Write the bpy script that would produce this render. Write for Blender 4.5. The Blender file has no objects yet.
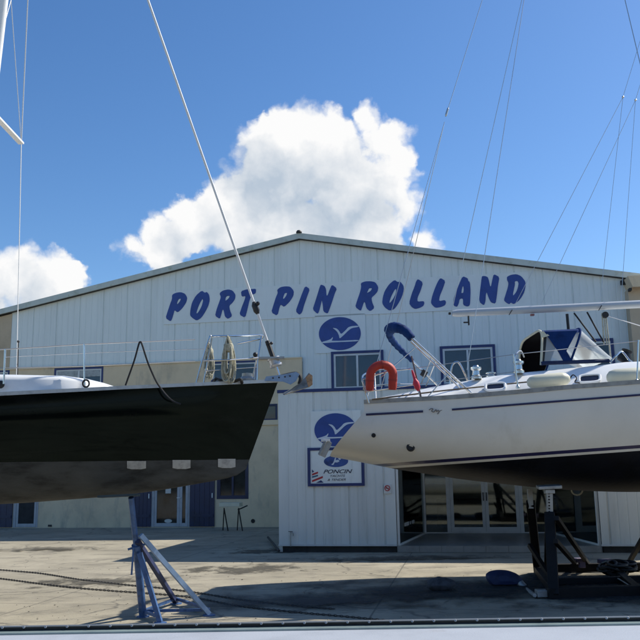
import bpy, bmesh, math, random
import numpy as np
from mathutils import Vector, Matrix
from mathutils.bvhtree import BVHTree
random.seed(7)
sc = bpy.context.scene
COL = sc.collection
V = Vector

# ------------------------------------------------------------------ camera geometry
EYE = V((0, 0, 1.85)); FL = 800.0
PITCH = math.radians(10.7); ROLL = math.radians(0.9)
_F = V((0, math.cos(PITCH), math.sin(PITCH))); _U0 = V((0, -math.sin(PITCH), math.cos(PITCH))); _R0 = V((1, 0, 0))
CR = _R0 * math.cos(ROLL) - _U0 * math.sin(ROLL)
CU = _R0 * math.sin(ROLL) + _U0 * math.cos(ROLL)

def ray(px, py): return _F * FL + CR * (px - 320) + CU * (320 - py)
def at(px, py, Y):
    v = ray(px, py); return EYE + v * (Y / v.y)
def gnd(px, py, z=0.0):
    v = ray(px, py); return EYE + v * ((z - EYE.z) / v.z)

cam_d = bpy.data.cameras.new('camera'); cam = bpy.data.objects.new('camera', cam_d); COL.objects.link(cam)
cam_d.sensor_width = 36; cam_d.lens = 36 * FL / 640; cam_d.clip_start = 0.05; cam_d.clip_end = 3000
cam.matrix_world = Matrix(((CR.x, CU.x, -_F.x, EYE.x), (CR.y, CU.y, -_F.y, EYE.y), (CR.z, CU.z, -_F.z, EYE.z), (0, 0, 0, 1)))
sc.camera = cam

# ------------------------------------------------------------------ facade frame
YAW = math.radians(10.0)
FD = V((math.cos(YAW), -math.sin(YAW), 0)); FN = V((-math.sin(YAW), -math.cos(YAW), 0))
FB = gnd(160, 527.5)
def fw(s, z, off=0.0): return FB + FD * s + FN * off + V((0, 0, z))
def fp(px, py, off=0.0):
    v = ray(px, py); p0 = FB + FN * off
    t = (p0 - EYE).dot(FN) / v.dot(FN); p = EYE + v * t
    return ((p - FB).dot(FD), p.z)
OFF_CLAD = -0.12
OFF_PORCH = (gnd(340, 552.5) - FB).dot(FN)
OFF_DOOR = (gnd(440, 533.4, 0.15) - FB).dot(FN)

# ------------------------------------------------------------------ materials
def srgb(r, g, b):
    f = lambda c: (c / 255 / 12.92) if c <= 10 else ((c / 255 + 0.055) / 1.055) ** 2.4
    return (f(r), f(g), f(b))
def M(name, col, rough=0.5, metal=0.0, var=0.12, scale=4.0, stretch=(1, 1, 1), bump=0.0, bscale=60.0, coat=0.0, spots=None, col2=None, rvar=0.0, spec=0.5, alpha=None):
    m = bpy.data.materials.new(name); m.use_nodes = True
    nt = m.node_tree; n = nt.nodes; L = nt.links; b = n['Principled BSDF']
    b.inputs['Roughness'].default_value = rough; b.inputs['Metallic'].default_value = metal
    b.inputs['Specular IOR Level'].default_value = spec
    if coat: b.inputs['Coat Weight'].default_value = coat; b.inputs['Coat Roughness'].default_value = 0.08
    tc = n.new('ShaderNodeTexCoord'); mp = n.new('ShaderNodeMapping'); mp.inputs['Scale'].default_value = stretch
    L.new(tc.outputs['Object'], mp.inputs['Vector'])
    nz = n.new('ShaderNodeTexNoise'); nz.inputs['Scale'].default_value = scale; nz.inputs['Detail'].default_value = 6; nz.inputs['Roughness'].default_value = 0.62
    L.new(mp.outputs['Vector'], nz.inputs['Vector'])
    rp = n.new('ShaderNodeValToRGB')
    c = col; d = col2 if col2 else tuple(x * (1 - 2.2 * var) for x in col); e = tuple(min(1, x * (1 + var)) for x in col)
    rp.color_ramp.elements[0].position = 0.3; rp.color_ramp.elements[0].color = (*d, 1)
    rp.color_ramp.elements[1].position = 0.72; rp.color_ramp.elements[1].color = (*e, 1)
    k = rp.color_ramp.elements.new(0.5); k.color = (*c, 1)
    L.new(nz.outputs['Fac'], rp.inputs['Fac'])
    out = rp.outputs['Color']
    if spots:
        sc_, lo, hi, sc_col, st = spots
        mp2 = n.new('ShaderNodeMapping'); mp2.inputs['Scale'].default_value = st; L.new(tc.outputs['Object'], mp2.inputs['Vector'])
        nz2 = n.new('ShaderNodeTexNoise'); nz2.inputs['Scale'].default_value = sc_; nz2.inputs['Detail'].default_value = 8; nz2.inputs['Roughness'].default_value = 0.7
        L.new(mp2.outputs['Vector'], nz2.inputs['Vector'])
        mr = n.new('ShaderNodeMapRange'); mr.inputs[1].default_value = lo; mr.inputs[2].default_value = hi; L.new(nz2.outputs['Fac'], mr.inputs[0])
        mx = n.new('ShaderNodeMix'); mx.data_type = 'RGBA'; L.new(mr.outputs[0], mx.inputs[0]); L.new(out, mx.inputs[6]); mx.inputs[7].default_value = (*sc_col, 1)
        out = mx.outputs[2]
    L.new(out, b.inputs['Base Color'])
    if rvar:
        mr2 = n.new('ShaderNodeMapRange'); mr2.inputs[3].default_value = max(0, rough - rvar); mr2.inputs[4].default_value = rough + rvar
        L.new(nz.outputs['Fac'], mr2.inputs[0]); L.new(mr2.outputs[0], b.inputs['Roughness'])
    if bump:
        nb = n.new('ShaderNodeTexNoise'); nb.inputs['Scale'].default_value = bscale; nb.inputs['Detail'].default_value = 4
        L.new(tc.outputs['Object'], nb.inputs['Vector'])
        bp = n.new('ShaderNodeBump'); bp.inputs['Strength'].default_value = bump; bp.inputs['Distance'].default_value = 0.02
        L.new(nb.outputs['Fac'], bp.inputs['Height']); L.new(bp.outputs['Normal'], b.inputs['Normal'])
    if alpha is not None: b.inputs['Alpha'].default_value = alpha
    return m

def glass(name, tint, amount=0.35, rough=0.03):
    m = bpy.data.materials.new(name); m.use_nodes = True; nt = m.node_tree; n = nt.nodes; L = nt.links
    n.remove(n['Principled BSDF']); o = n['Material Output']
    tr = n.new('ShaderNodeBsdfTransparent'); tr.inputs[0].default_value = (*tint, 1)
    gl = n.new('ShaderNodeBsdfGlossy'); gl.inputs['Roughness'].default_value = rough; gl.inputs[0].default_value = (0.74, 0.82, 0.84, 1)
    fr = n.new('ShaderNodeFresnel'); fr.inputs[0].default_value = 1.5
    ad = n.new('ShaderNodeMath'); ad.operation = 'MULTIPLY_ADD'; ad.inputs[1].default_value = 1.0; ad.inputs[2].default_value = amount
    ad.use_clamp = True
    L.new(fr.outputs[0], ad.inputs[0])
    mx = n.new('ShaderNodeMixShader'); L.new(ad.outputs[0], mx.inputs[0]); L.new(tr.outputs[0], mx.inputs[1]); L.new(gl.outputs[0], mx.inputs[2])
    L.new(mx.outputs[0], o.inputs['Surface'])
    return m

m_clad = M('painted_steel_cladding', (0.74, 0.785, 0.745), 0.45, var=0.035, scale=1.4, stretch=(2.2, 2.2, 0.22), spots=(2.6, 0.60, 0.9, (0.45, 0.48, 0.43), (3.0, 3.0, 0.16)))
m_porch = M('painted_steel_porch', (0.68, 0.705, 0.665), 0.42, var=0.05, scale=1.4, stretch=(2.2, 2.2, 0.25), spots=(2.4, 0.58, 0.82, (0.42, 0.43, 0.38), (3.0, 3.0, 0.2)))
m_fascia = M('weathered_fascia', (0.50, 0.55, 0.50), 0.5, var=0.08, scale=2.5, spots=(3, 0.55, 0.75, (0.28, 0.32, 0.16), (1, 1, 1)))
m_roof = M('roof_sheet', (0.45, 0.48, 0.47), 0.5, var=0.08)
m_cream = M('cream_render', (0.72, 0.575, 0.375), 0.85, var=0.07, scale=1.2, bump=0.25, bscale=45, spots=(1.6, 0.55, 0.78, (0.36, 0.32, 0.25), (1, 1, 0.35)))
m_beige = M('beige_render', (0.52, 0.42, 0.29), 0.85, var=0.08, scale=1.2, bump=0.25, bscale=45)
m_board = M('white_sign_board', (0.745, 0.785, 0.755), 0.4, var=0.03, scale=1.0, spots=(2.0, 0.6, 0.85, (0.5, 0.53, 0.5), (2, 2, 0.3)))
m_sblue = M('sign_blue_paint', (0.020, 0.058, 0.26), 0.4, var=0.10, scale=3)
m_swhite = M('sign_white_paint', (0.60, 0.66, 0.72), 0.4, var=0.04)
m_navy = M('navy_trim_paint', (0.014, 0.030, 0.13), 0.42, var=0.12, scale=3)
m_navyd = M('navy_shutter_paint', (0.007, 0.018, 0.062), 0.42, var=0.15, scale=2.5)
m_white = M('white_frame_paint', (0.62, 0.64, 0.62), 0.4, var=0.05)
m_alu = M('grey_aluminium_frame', (0.80, 0.82, 0.77), 0.4, metal=0.0, var=0.06)
m_pane = M('dark_window_glass', (0.018, 0.046, 0.080), 0.04, var=0.2, scale=1.0, spec=0.6)
m_dglass = glass('door_glass', (0.66, 0.70, 0.69), 0.04)
m_tile = M('grey_floor_tile', (0.20, 0.20, 0.185), 0.35, var=0.1, scale=3)
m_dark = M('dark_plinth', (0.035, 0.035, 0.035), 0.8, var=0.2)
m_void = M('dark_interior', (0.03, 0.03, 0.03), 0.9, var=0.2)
m_room = M('interior_wall', (0.48, 0.49, 0.46), 0.9, var=0.1)
m_black = M('black_rubber', (0.012, 0.012, 0.012), 0.55, var=0.2)
m_blackm = M('black_painted_steel', (0.006, 0.006, 0.007), 0.6, var=0.3, scale=6, spec=0.25, spots=(6, 0.62, 0.8, (0.022, 0.012, 0.007), (1, 1, 1)))
m_gel = M('white_gelcoat', (0.78, 0.78, 0.76), 0.3, var=0.03, coat=0.3)
m_creamgel = M('cream_topsides_gelcoat', (0.71, 0.695, 0.63), 0.36, var=0.03, scale=1.0, coat=0.0, spec=0.28, spots=(1.2, 0.58, 0.85, (0.56, 0.53, 0.44), (1, 1, 0.5)))
m_blackgel = M('black_topsides_gelcoat', (0.0022, 0.0032, 0.0028), 0.07, var=0.3, scale=1.2, rvar=0.03, spec=0.21, bump=0.09, bscale=0.8, spots=(1.3, 0.56, 0.75, (0.0075, 0.008, 0.007), (0.5, 1, 2)))
m_blackgel.node_tree.nodes['Principled BSDF'].inputs['Specular Tint'].default_value = (0.55, 0.75, 0.75, 1)
m_antigrey = M('worn_grey_antifouling', (0.056, 0.060, 0.060), 0.75, var=0.3, scale=3.5, stretch=(0.5, 0.5, 1.6), bump=0.25, bscale=14, spec=0.2, spots=(3.2, 0.52, 0.74, (0.033, 0.035, 0.036), (0.35, 0.35, 1.3)))
m_antiblack = M('black_antifouling', (0.0016, 0.003, 0.0075), 0.6, var=0.3, scale=2.5, spec=0.25, bump=0.2, bscale=14, spots=(3.0, 0.56, 0.7, (0.007, 0.008, 0.011), (0.35, 0.35, 1.3)))
m_boot = M('navy_boot_stripe', (0.022, 0.02, 0.075), 0.3, var=0.08)
m_steel = M('stainless_steel', (0.62, 0.62, 0.60), 0.22, metal=1.0, var=0.06, scale=8)
m_wire = M('stainless_wire', (0.55, 0.55, 0.54), 0.35, metal=0.8, var=0.06)
m_rigw = M('pale_rigging', (0.62, 0.62, 0.60), 0.5, var=0.05)
m_mast = M('white_mast_paint', (0.75, 0.75, 0.73), 0.35, var=0.03)
m_boom = M('silver_boom_alloy', (0.43, 0.46, 0.48), 0.38, metal=0.15, var=0.04, scale=1.5)
m_canvas = M('blue_canvas', (0.009, 0.032, 0.125), 0.85, spec=0.08, var=0.15, scale=5, bump=0.3, bscale=30)
m_canvasd = M('dark_navy_canvas', (0.006, 0.020, 0.072), 0.75, var=0.15, scale=5, bump=0.3, bscale=30)
m_binding = M('cream_binding', (0.55, 0.53, 0.40), 0.7, var=0.06)
m_vinyl = glass('clear_vinyl', (0.80, 0.82, 0.84), 0.08, rough=0.15)
_nt = m_vinyl.node_tree; _o = _nt.nodes['Material Output']; _src = _o.inputs['Surface'].links[0].from_socket
_df = _nt.nodes.new('ShaderNodeBsdfDiffuse'); _df.inputs[0].default_value = (0.66, 0.68, 0.68, 1); _tl = _nt.nodes.new('ShaderNodeBsdfTranslucent'); _tl.inputs[0].default_value = (0.6, 0.62, 0.62, 1)
_m1 = _nt.nodes.new('ShaderNodeMixShader'); _m1.inputs[0].default_value = 0.35; _nt.links.new(_df.outputs[0], _m1.inputs[1]); _nt.links.new(_tl.outputs[0], _m1.inputs[2])
_m2 = _nt.nodes.new('ShaderNodeMixShader'); _m2.inputs[0].default_value = 0.42; _nt.links.new(_src, _m2.inputs[1]); _nt.links.new(_m1.outputs[0], _m2.inputs[2]); _nt.links.new(_m2.outputs[0], _o.inputs['Surface'])
m_orange = M('orange_red_lifebuoy_cover', (0.40, 0.026, 0.012), 0.6, var=0.10, scale=6, bump=0.2, bscale=40)
m_red = M('red_plastic', (0.55, 0.02, 0.05), 0.45, var=0.08)
m_signred = M('sign_red', (0.42, 0.02, 0.03), 0.45, var=0.05)
m_signteal = M('sign_teal', (0.03, 0.13, 0.22), 0.45, var=0.05)
m_rope = M('cream_rope', (0.42, 0.40, 0.30), 0.85, var=0.2, scale=30, bump=0.6, bscale=120)
m_ropeb = M('black_rope', (0.012, 0.012, 0.014), 0.8, var=0.2, scale=30)
m_fender = M('cream_vinyl_fender', (0.60, 0.58, 0.44), 0.4, var=0.06)
m_bluest = M('blue_painted_steel', (0.055, 0.12, 0.27), 0.45, var=0.25, scale=7, spots=(7, 0.57, 0.72, (0.06, 0.05, 0.05), (1, 1, 1)))
m_palebl = M('pale_galv_and_lit_blue', (0.24, 0.34, 0.48), 0.45, metal=0.2, var=0.12, scale=9)
m_galv = M('galvanised_steel', (0.36, 0.37, 0.36), 0.45, metal=0.5, var=0.15, scale=9)
m_chain = M('weathered_chain_steel', (0.07, 0.06, 0.05), 0.7, metal=0.3, var=0.3, scale=20)
m_wood = M('weathered_timber', (0.30, 0.25, 0.16), 0.8, var=0.2, scale=5, stretch=(1, 6, 6))
m_purple = M('purple_painted_block', (0.12, 0.10, 0.16), 0.7, var=0.2, scale=8)
m_rudder = M('blue_antifouled_blade', (0.018, 0.028, 0.085), 0.65, var=0.25, scale=6)
m_rock = M('dark_stone', (0.07, 0.072, 0.08), 0.9, var=0.3, scale=8, bump=0.8, bscale=20)
m_teal = M('grey_green_rail_base', (0.26, 0.33, 0.32), 0.35, metal=0.3, var=0.1, scale=10)
m_deck = M('pale_deck_gelcoat', (0.36, 0.38, 0.41), 0.45, var=0.06, scale=6, bump=0.10, bscale=260, spots=(9, 0.6, 0.75, (0.33, 0.33, 0.34), (1, 1, 1)))
m_twig = M('dry_twig', (0.10, 0.085, 0.06), 0.9, var=0.3)
m_paper = M('white_sticker', (0.55, 0.55, 0.50), 0.6, var=0.05)
m_lens = M('smoked_lens', (0.05, 0.05, 0.05), 0.15, var=0.1)
m_asph = M('wet_dark_stain', (0.085, 0.075, 0.06), 0.6, var=0.35, scale=6)

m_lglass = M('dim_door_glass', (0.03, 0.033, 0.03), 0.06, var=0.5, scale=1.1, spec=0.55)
m_door = M('shade_dimmed_door_white', (0.40, 0.41, 0.42), 0.45, var=0.07)  # white door paint darkened in its colour for the deep shade there
# ------------------------------------------------------------------ mesh builder
WL = {}
class MB:
    def __init__(s): s.v = []; s.f = []
    def add(s, vs, fs):
        k = len(s.v); s.v += [V(p) for p in vs]; s.f += [tuple(i + k for i in f) for f in fs]; return s
    def obox(s, c, ax, ay, az):
        c = V(c); vs = [c + ax * i + ay * j + az * k for i in (-1, 1) for j in (-1, 1) for k in (-1, 1)]
        return s.add(vs, [(0, 1, 3, 2), (4, 6, 7, 5), (0, 4, 5, 1), (2, 3, 7, 6), (0, 2, 6, 4), (1, 5, 7, 3)])
    def box(s, c, size): return s.obox(c, V((size[0] / 2, 0, 0)), V((0, size[1] / 2, 0)), V((0, 0, size[2] / 2)))
    def beam(s, a, b, w, h=None, up=(0, 0, 1)):
        a = V(a); b = V(b); h = h or w; d = (b - a); l = d.length; d.normalize(); u = V(up)
        if abs(d.dot(u)) > 0.97: u = V((0, 1, 0))
        sd = d.cross(u).normalized(); u = sd.cross(d)
        return s.obox((a + b) / 2, d * l / 2, sd * w / 2, u * h / 2)
    def fbox(s, s0, s1, z0, z1, o0, o1):
        return s.obox(fw((s0 + s1) / 2, (z0 + z1) / 2, (o0 + o1) / 2), FD * abs(s1 - s0) / 2, FN * abs(o1 - o0) / 2, V((0, 0, abs(z1 - z0) / 2)))
    def tube(s, pts, r, n=8, closed=False):
        pts = [V(p) for p in pts]; N = len(pts); rs = r if isinstance(r, (list, tuple)) else [r] * N
        T = []
        for i in range(N):
            a = pts[i - 1] if (i > 0 or closed) else pts[i]; b = pts[(i + 1) % N] if (i < N - 1 or closed) else pts[i]
            T.append((b - a).normalized())
        u = T[0].orthogonal().normalized(); base = len(s.v)
        for i in range(N):
            u = (u - T[i] * u.dot(T[i])); u = u.normalized() if u.length > 1e-6 else T[i].orthogonal().normalized()
            w = T[i].cross(u)
            for k in range(n):
                a = 2 * math.pi * k / n; s.v.append(pts[i] + (u * math.cos(a) + w * math.sin(a)) * rs[i])
        for i in range(N if closed else N - 1):
            j = (i + 1) % N
            for k in range(n):
                l = (k + 1) % n; s.f.append((base + i * n + k, base + i * n + l, base + j * n + l, base + j * n + k))
        if not closed:
            s.f.append(tuple(base + k for k in range(n))[::-1]); s.f.append(tuple(base + (N - 1) * n + k for k in range(n)))
        return s
    def lathe(s, prof, o, ax=(0, 0, 1), n=20):
        o = V(o); ax = V(ax).normalized(); u = ax.orthogonal().normalized(); w = ax.cross(u); b = len(s.v)
        for (r, h) in prof:
            for k in range(n):
                a = 2 * math.pi * k / n; s.v.append(o + ax * h + (u * math.cos(a) + w * math.sin(a)) * max(r, 1e-4))
        for i in range(len(prof) - 1):
            for k in range(n):
                l = (k + 1) % n; s.f.append((b + i * n + k, b + i * n + l, b + (i + 1) * n + l, b + (i + 1) * n + k))
        s.f.append(tuple(b + k for k in range(n))[::-1]); s.f.append(tuple(b + (len(prof) - 1) * n + k for k in range(n)))
        return s
    def prism(s, pts, d):
        pts = [V(p) for p in pts]; n = len(pts); d = V(d)
        s.add(pts + [p + d for p in pts], [tuple(range(n))[::-1], tuple(range(n, 2 * n))] + [(i, (i + 1) % n, n + (i + 1) % n, n + i) for i in range(n)])
        return s
    def grid(s, P, wrap=False):
        b = len(s.v); R = len(P); C = len(P[0])
        for row in P: s.v += [V(p) for p in row]
        for i in range(R - 1):
            for j in range(C if wrap else C - 1):
                k = (j + 1) % C; s.f.append((b + i * C + j, b + i * C + k, b + (i + 1) * C + k, b + (i + 1) * C + j))
        return s
    def ball(s, c, r, sc3=(1, 1, 1), n=14, jitter=0.0):
        c = V(c); P = []
        for i in range(n // 2 + 1):
            th = math.pi * i / (n // 2); row = []
            for k in range(n):
                ph = 2 * math.pi * k / n; q = 1 + random.uniform(-jitter, jitter)
                row.append(c + V((math.sin(th) * math.cos(ph) * sc3[0], math.sin(th) * math.sin(ph) * sc3[1], math.cos(th) * sc3[2])) * r * q)
            P.append(row)
        return s.grid(P, wrap=True)
    def build(s, name, mat, parent=None, smooth=False, loc=None, bevel=0.0, merge=False):
        off = WL.get(parent.name, V((0, 0, 0))) if parent else (V(loc) if loc is not None else V((0, 0, 0)))
        me = bpy.data.meshes.new(name); me.from_pydata([tuple(p - off) for p in s.v], [], s.f); me.validate(); 
        bm = bmesh.new(); bm.from_mesh(me)
        if merge: bmesh.ops.remove_doubles(bm, verts=bm.verts[:], dist=1e-4)
        bmesh.ops.recalc_face_normals(bm, faces=bm.faces[:])
        if bevel: bmesh.ops.bevel(bm, geom=bm.edges[:], offset=bevel, segments=2, profile=0.5, affect='EDGES', clamp_overlap=True)
        bm.to_mesh(me); bm.free()
        o = bpy.data.objects.new(name, me); COL.objects.link(o); me.materials.append(mat)
        if smooth:
            for p in me.polygons: p.use_smooth = True
            me.set_sharp_from_angle(angle=math.radians(38))
        if parent: o.parent = parent
        else: o.location = off
        WL[o.name] = off
        return o

def tag(o, label, cat, group=None):
    o['label'] = label; o['category'] = cat
    if group: o['group'] = group
    return o
def thing(name, label, cat, loc, group=None):
    o = bpy.data.objects.new(name, None); COL.objects.link(o); o.location = loc; o.empty_display_size = 0.2
    WL[o.name] = V(loc); return tag(o, label, cat, group)
def structure(o): o['kind'] = 'structure'; return o
def spl(xs, ys, x):
    xs = np.asarray(xs, float); ys = np.asarray(ys, float); m = np.gradient(ys, xs)
    if x <= xs[0]: return ys[0] + m[0] * (x - xs[0])
    if x >= xs[-1]: return ys[-1] + m[-1] * (x - xs[-1])
    i = int(np.searchsorted(xs, x) - 1); i = max(0, min(i, len(xs) - 2)); h = xs[i + 1] - xs[i]; t = (x - xs[i]) / h
    return (2*t**3-3*t**2+1)*ys[i] + (t**3-2*t**2+t)*h*m[i] + (-2*t**3+3*t**2)*ys[i+1] + (t**3-t**2)*h*m[i+1]
def curve(pts, n=6):
    pts = [V(p) for p in pts]; out = []
    for i in range(len(pts) - 1):
        p0 = pts[max(i - 1, 0)]; p1 = pts[i]; p2 = pts[i + 1]; p3 = pts[min(i + 2, len(pts) - 1)]
        for k in range(n):
            t = k / n; out.append(0.5 * ((2 * p1) + (p2 - p0) * t + (2 * p0 - 5 * p1 + 4 * p2 - p3) * t * t + (3 * p1 - p0 - 3 * p2 + p3) * t ** 3))
    out.append(pts[-1]); return out
def chaikin(p, it=1):
    for _ in range(it):
        q = []
        for i in range(len(p)):
            a = p[i]; b = p[(i + 1) % len(p)]
            q.append((a[0] * .8 + b[0] * .2, a[1] * .8 + b[1] * .2)); q.append((a[0] * .2 + b[0] * .8, a[1] * .2 + b[1] * .8))
        p = q
    return p
def flat_shape(loops_px, off, name, mat, parent, thick=0.012, smooth_it=1):
    """outlines (first outer, then holes) in facade (s,z); a plate of real thickness standing on plane `off`"""
    bm = bmesh.new(); allv = []
    for lp in loops_px:
        pts = chaikin(lp, smooth_it) if smooth_it else lp
        vs = [bm.verts.new((a, b, 0)) for (a, b) in pts]
        for i in range(len(vs)): bm.edges.new((vs[i], vs[(i + 1) % len(vs)]))
    bmesh.ops.triangle_fill(bm, edges=bm.edges[:], use_beauty=True)
    ex = bmesh.ops.extrude_face_region(bm, geom=bm.faces[:])
    for e in ex['geom']:
        if isinstance(e, bmesh.types.BMVert): e.co.z = thick
    bm.verts.index_update()
    mb = MB(); mb.v = [fw(v.co.x, v.co.y, off + v.co.z) for v in bm.verts]; mb.f = [tuple(v.index for v in f.verts) for f in bm.faces]
    bm.free()
    return mb.build(name, mat, parent)
def text_plate(txt, s, z, size, off, name, mat, parent, shear=0.0, sx=1.0, thick=0.006, align='CENTER', bold=0.0):
    cu = bpy.data.curves.new(name + '_curve', 'FONT'); cu.body = txt; cu.size = size; cu.shear = shear; cu.extrude = thick / 2; cu.align_x = align; cu.offset = bold
    to = bpy.data.objects.new('tmp_text', cu); COL.objects.link(to)
    bpy.context.view_layer.update()
    me = bpy.data.meshes.new_from_object(to.evaluated_get(bpy.context.evaluated_depsgraph_get()))
    mb = MB(); mb.v = [fw(s + v.co.x * sx, z + v.co.y, off + v.co.z + thick / 2) for v in me.vertices]; mb.f = [tuple(p.vertices) for p in me.polygons]
    bpy.data.objects.remove(to); bpy.data.curves.remove(cu); bpy.data.meshes.remove(me)
    return mb.build(name, mat, parent)

# ================================================================== GROUND
def ground_material():
    m = bpy.data.materials.new('weathered_concrete'); m.use_nodes = True; nt = m.node_tree; n = nt.nodes; L = nt.links; b = n['Principled BSDF']
    b.inputs['Roughness'].default_value = 0.85
    tc = n.new('ShaderNodeTexCoord')
    def noise(scale, det=7, rough=0.6, st=(1, 1, 1)):
        mp = n.new('ShaderNodeMapping'); mp.inputs['Scale'].default_value = st; L.new(tc.outputs['Object'], mp.inputs['Vector'])
        z = n.new('ShaderNodeTexNoise'); z.inputs['Scale'].default_value = scale; z.inputs['Detail'].default_value = det; z.inputs['Roughness'].default_value = rough
        L.new(mp.outputs['Vector'], z.inputs['Vector']); return z.outputs['Fac']
    def mr(src, lo, hi, a=0., c=1.):
        r = n.new('ShaderNodeMapRange'); r.inputs[1].default_value = lo; r.inputs[2].default_value = hi; r.inputs[3].default_value = a; r.inputs[4].default_value = c
        L.new(src, r.inputs[0]); return r.outputs[0]
    def mix(fac, A, B):
        x = n.new('ShaderNodeMix'); x.data_type = 'RGBA'
        L.new(fac, x.inputs[0])
        for k, q in ((6, A), (7, B)):
            if isinstance(q, tuple): x.inputs[k].default_value = (*q, 1)
            else: L.new(q, x.inputs[k])
        return x.outputs[2]
    c = mix(mr(noise(0.35, 8), 0.35, 0.65), (0.235, 0.208, 0.150), (0.375, 0.333, 0.245))
    c = mix(mr(noise(3.0, 8, 0.7), 0.5, 0.75, 0, 0.6), c, (0.29, 0.26, 0.20))
    c = mix(mr(noise(40, 4, 0.7), 0.45, 0.8, 0, 0.5), c, (0.24, 0.22, 0.18))
    c = mix(mr(noise(0.8, 9, 0.74, (1, 2.2, 1)), 0.50, 0.64, 0, 0.75), c, (0.13, 0.116, 0.09))
    c = mix(mr(noise(120, 3, 0.8), 0.55, 0.75, 0, 0.6), c, (0.15, 0.14, 0.11))
    c = mix(mr(noise(1.6, 9, 0.75, (3.0, 0.5, 1)), 0.56, 0.70, 0, 0.5), c, (0.20, 0.18, 0.14))
    # cracks
    vo = n.new('ShaderNodeTexVoronoi'); vo.feature = 'DISTANCE_TO_EDGE'; vo.inputs['Scale'].default_value = 0.42
    nz = n.new('ShaderNodeTexNoise'); nz.inputs['Scale'].default_value = 1.2; nz.inputs['Detail'].default_value = 6; L.new(tc.outputs['Object'], nz.inputs['Vector'])
    va = n.new('ShaderNodeVectorMath'); va.operation = 'MULTIPLY_ADD'; va.inputs[1].default_value = (1.1, 1.1, 0); L.new(nz.outputs['Color'], va.inputs[0]); L.new(tc.outputs['Object'], va.inputs[2])
    L.new(va.outputs[0], vo.inputs['Vector'])
    mul = n.new('ShaderNodeMath'); mul.operation = 'MULTIPLY'; L.new(mr(vo.outputs['Distance'], 0.0, 0.014, 0.9, 0), mul.inputs[0]); L.new(mr(noise(0.55, 3), 0.42, 0.52), mul.inputs[1])
    c = mix(mul.outputs[0], c, (0.10, 0.09, 0.07))
    # slab joints, square to the building
    mp = n.new('ShaderNodeMapping'); mp.inputs['Rotation'].default_value = (0, 0, YAW); mp.inputs['Location'].default_value = (1.3, 0.6, 0); L.new(tc.outputs['Object'], mp.inputs['Vector'])
    br = n.new('ShaderNodeTexBrick'); br.offset = 0.0; br.inputs['Scale'].default_value = 1.0; br.inputs['Mortar Size'].default_value = 0.014; br.inputs['Brick Width'].default_value = 5.0; br.inputs['Row Height'].default_value = 4.0
    br.inputs['Color1'].default_value = (0, 0, 0, 1); br.inputs['Color2'].default_value = (0, 0, 0, 1); br.inputs['Mortar'].default_value = (1, 1, 1, 1)
    L.new(mp.outputs[0], br.inputs['Vector'])
    c = mix(mr(br.outputs['Fac'], 0, 1, 0, 0.75), c, (0.10, 0.09, 0.07))
    L.new(c, b.inputs['Base Color'])
    bp = n.new('ShaderNodeBump'); bp.inputs['Strength'].default_value = 0.35; bp.inputs['Distance'].default_value = 0.02
    L.new(noise(14, 8, 0.7), bp.inputs['Height']); L.new(bp.outputs[0], b.inputs['Normal'])
    return m
g = MB(); GP = []
g.grid([[V((x, y, 0)) for x in (-900, -60, -20, 0, 20, 60, 900)] for y in (-900, -60, -10, 10, 30, 60, 900)])
structure(g.build('ground', ground_material()))

def blob_sheet(name, cx, cy, rx, ry, z, mat, rot=0, seed=1, n=60):
    rnd = random.Random(seed); ph = [rnd.uniform(0, 6.28) for _ in range(6)]; pts = []
    for k in range(n):
        a = 2 * math.pi * k / n; q = 1 + sum(0.16 / (j + 1) ** 0.5 * math.sin((j + 2) * a + ph[j]) for j in range(6))
        x = rx * q * math.cos(a); y = ry * q * math.sin(a)
        pts.append(V((cx + x * math.cos(rot) - y * math.sin(rot), cy + x * math.sin(rot) + y * math.cos(rot), z)))
    mb = MB(); mb.add(pts + [V((cx, cy, z))], [(i, (i + 1) % n, n) for i in range(n)]); return mb.build(name, mat)
def stain_shade_material(name, col, scale, lo, hi, amax):
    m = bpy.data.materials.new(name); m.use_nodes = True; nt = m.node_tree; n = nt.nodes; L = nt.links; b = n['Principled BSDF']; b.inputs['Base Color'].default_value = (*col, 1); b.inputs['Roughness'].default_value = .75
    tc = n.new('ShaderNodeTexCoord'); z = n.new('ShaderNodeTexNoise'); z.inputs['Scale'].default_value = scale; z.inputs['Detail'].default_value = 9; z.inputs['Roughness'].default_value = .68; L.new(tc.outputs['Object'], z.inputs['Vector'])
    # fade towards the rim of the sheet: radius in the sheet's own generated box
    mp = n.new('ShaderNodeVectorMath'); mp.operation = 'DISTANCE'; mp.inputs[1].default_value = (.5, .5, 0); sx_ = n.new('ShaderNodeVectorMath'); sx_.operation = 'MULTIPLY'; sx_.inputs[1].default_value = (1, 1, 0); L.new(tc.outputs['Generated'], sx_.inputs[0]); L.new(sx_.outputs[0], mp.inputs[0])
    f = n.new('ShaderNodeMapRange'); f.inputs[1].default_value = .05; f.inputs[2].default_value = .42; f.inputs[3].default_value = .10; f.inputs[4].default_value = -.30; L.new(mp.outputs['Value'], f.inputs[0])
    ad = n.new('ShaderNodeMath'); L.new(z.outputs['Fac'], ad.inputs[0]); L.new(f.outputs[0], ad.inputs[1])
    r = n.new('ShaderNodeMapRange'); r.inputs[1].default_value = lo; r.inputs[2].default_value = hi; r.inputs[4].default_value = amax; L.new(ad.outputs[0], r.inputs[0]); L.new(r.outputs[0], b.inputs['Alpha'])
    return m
m_stain = stain_shade_material('damp_dirt', (.07, .062, .045), 2.2, .47, .60, .8); m_oil_shade = stain_shade_material('oil_dirt_and_shade', (.028, .028, .028), .9, .36, .60, .85)  # oil sheets mix real dirt with painted shade under the cream yacht
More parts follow.
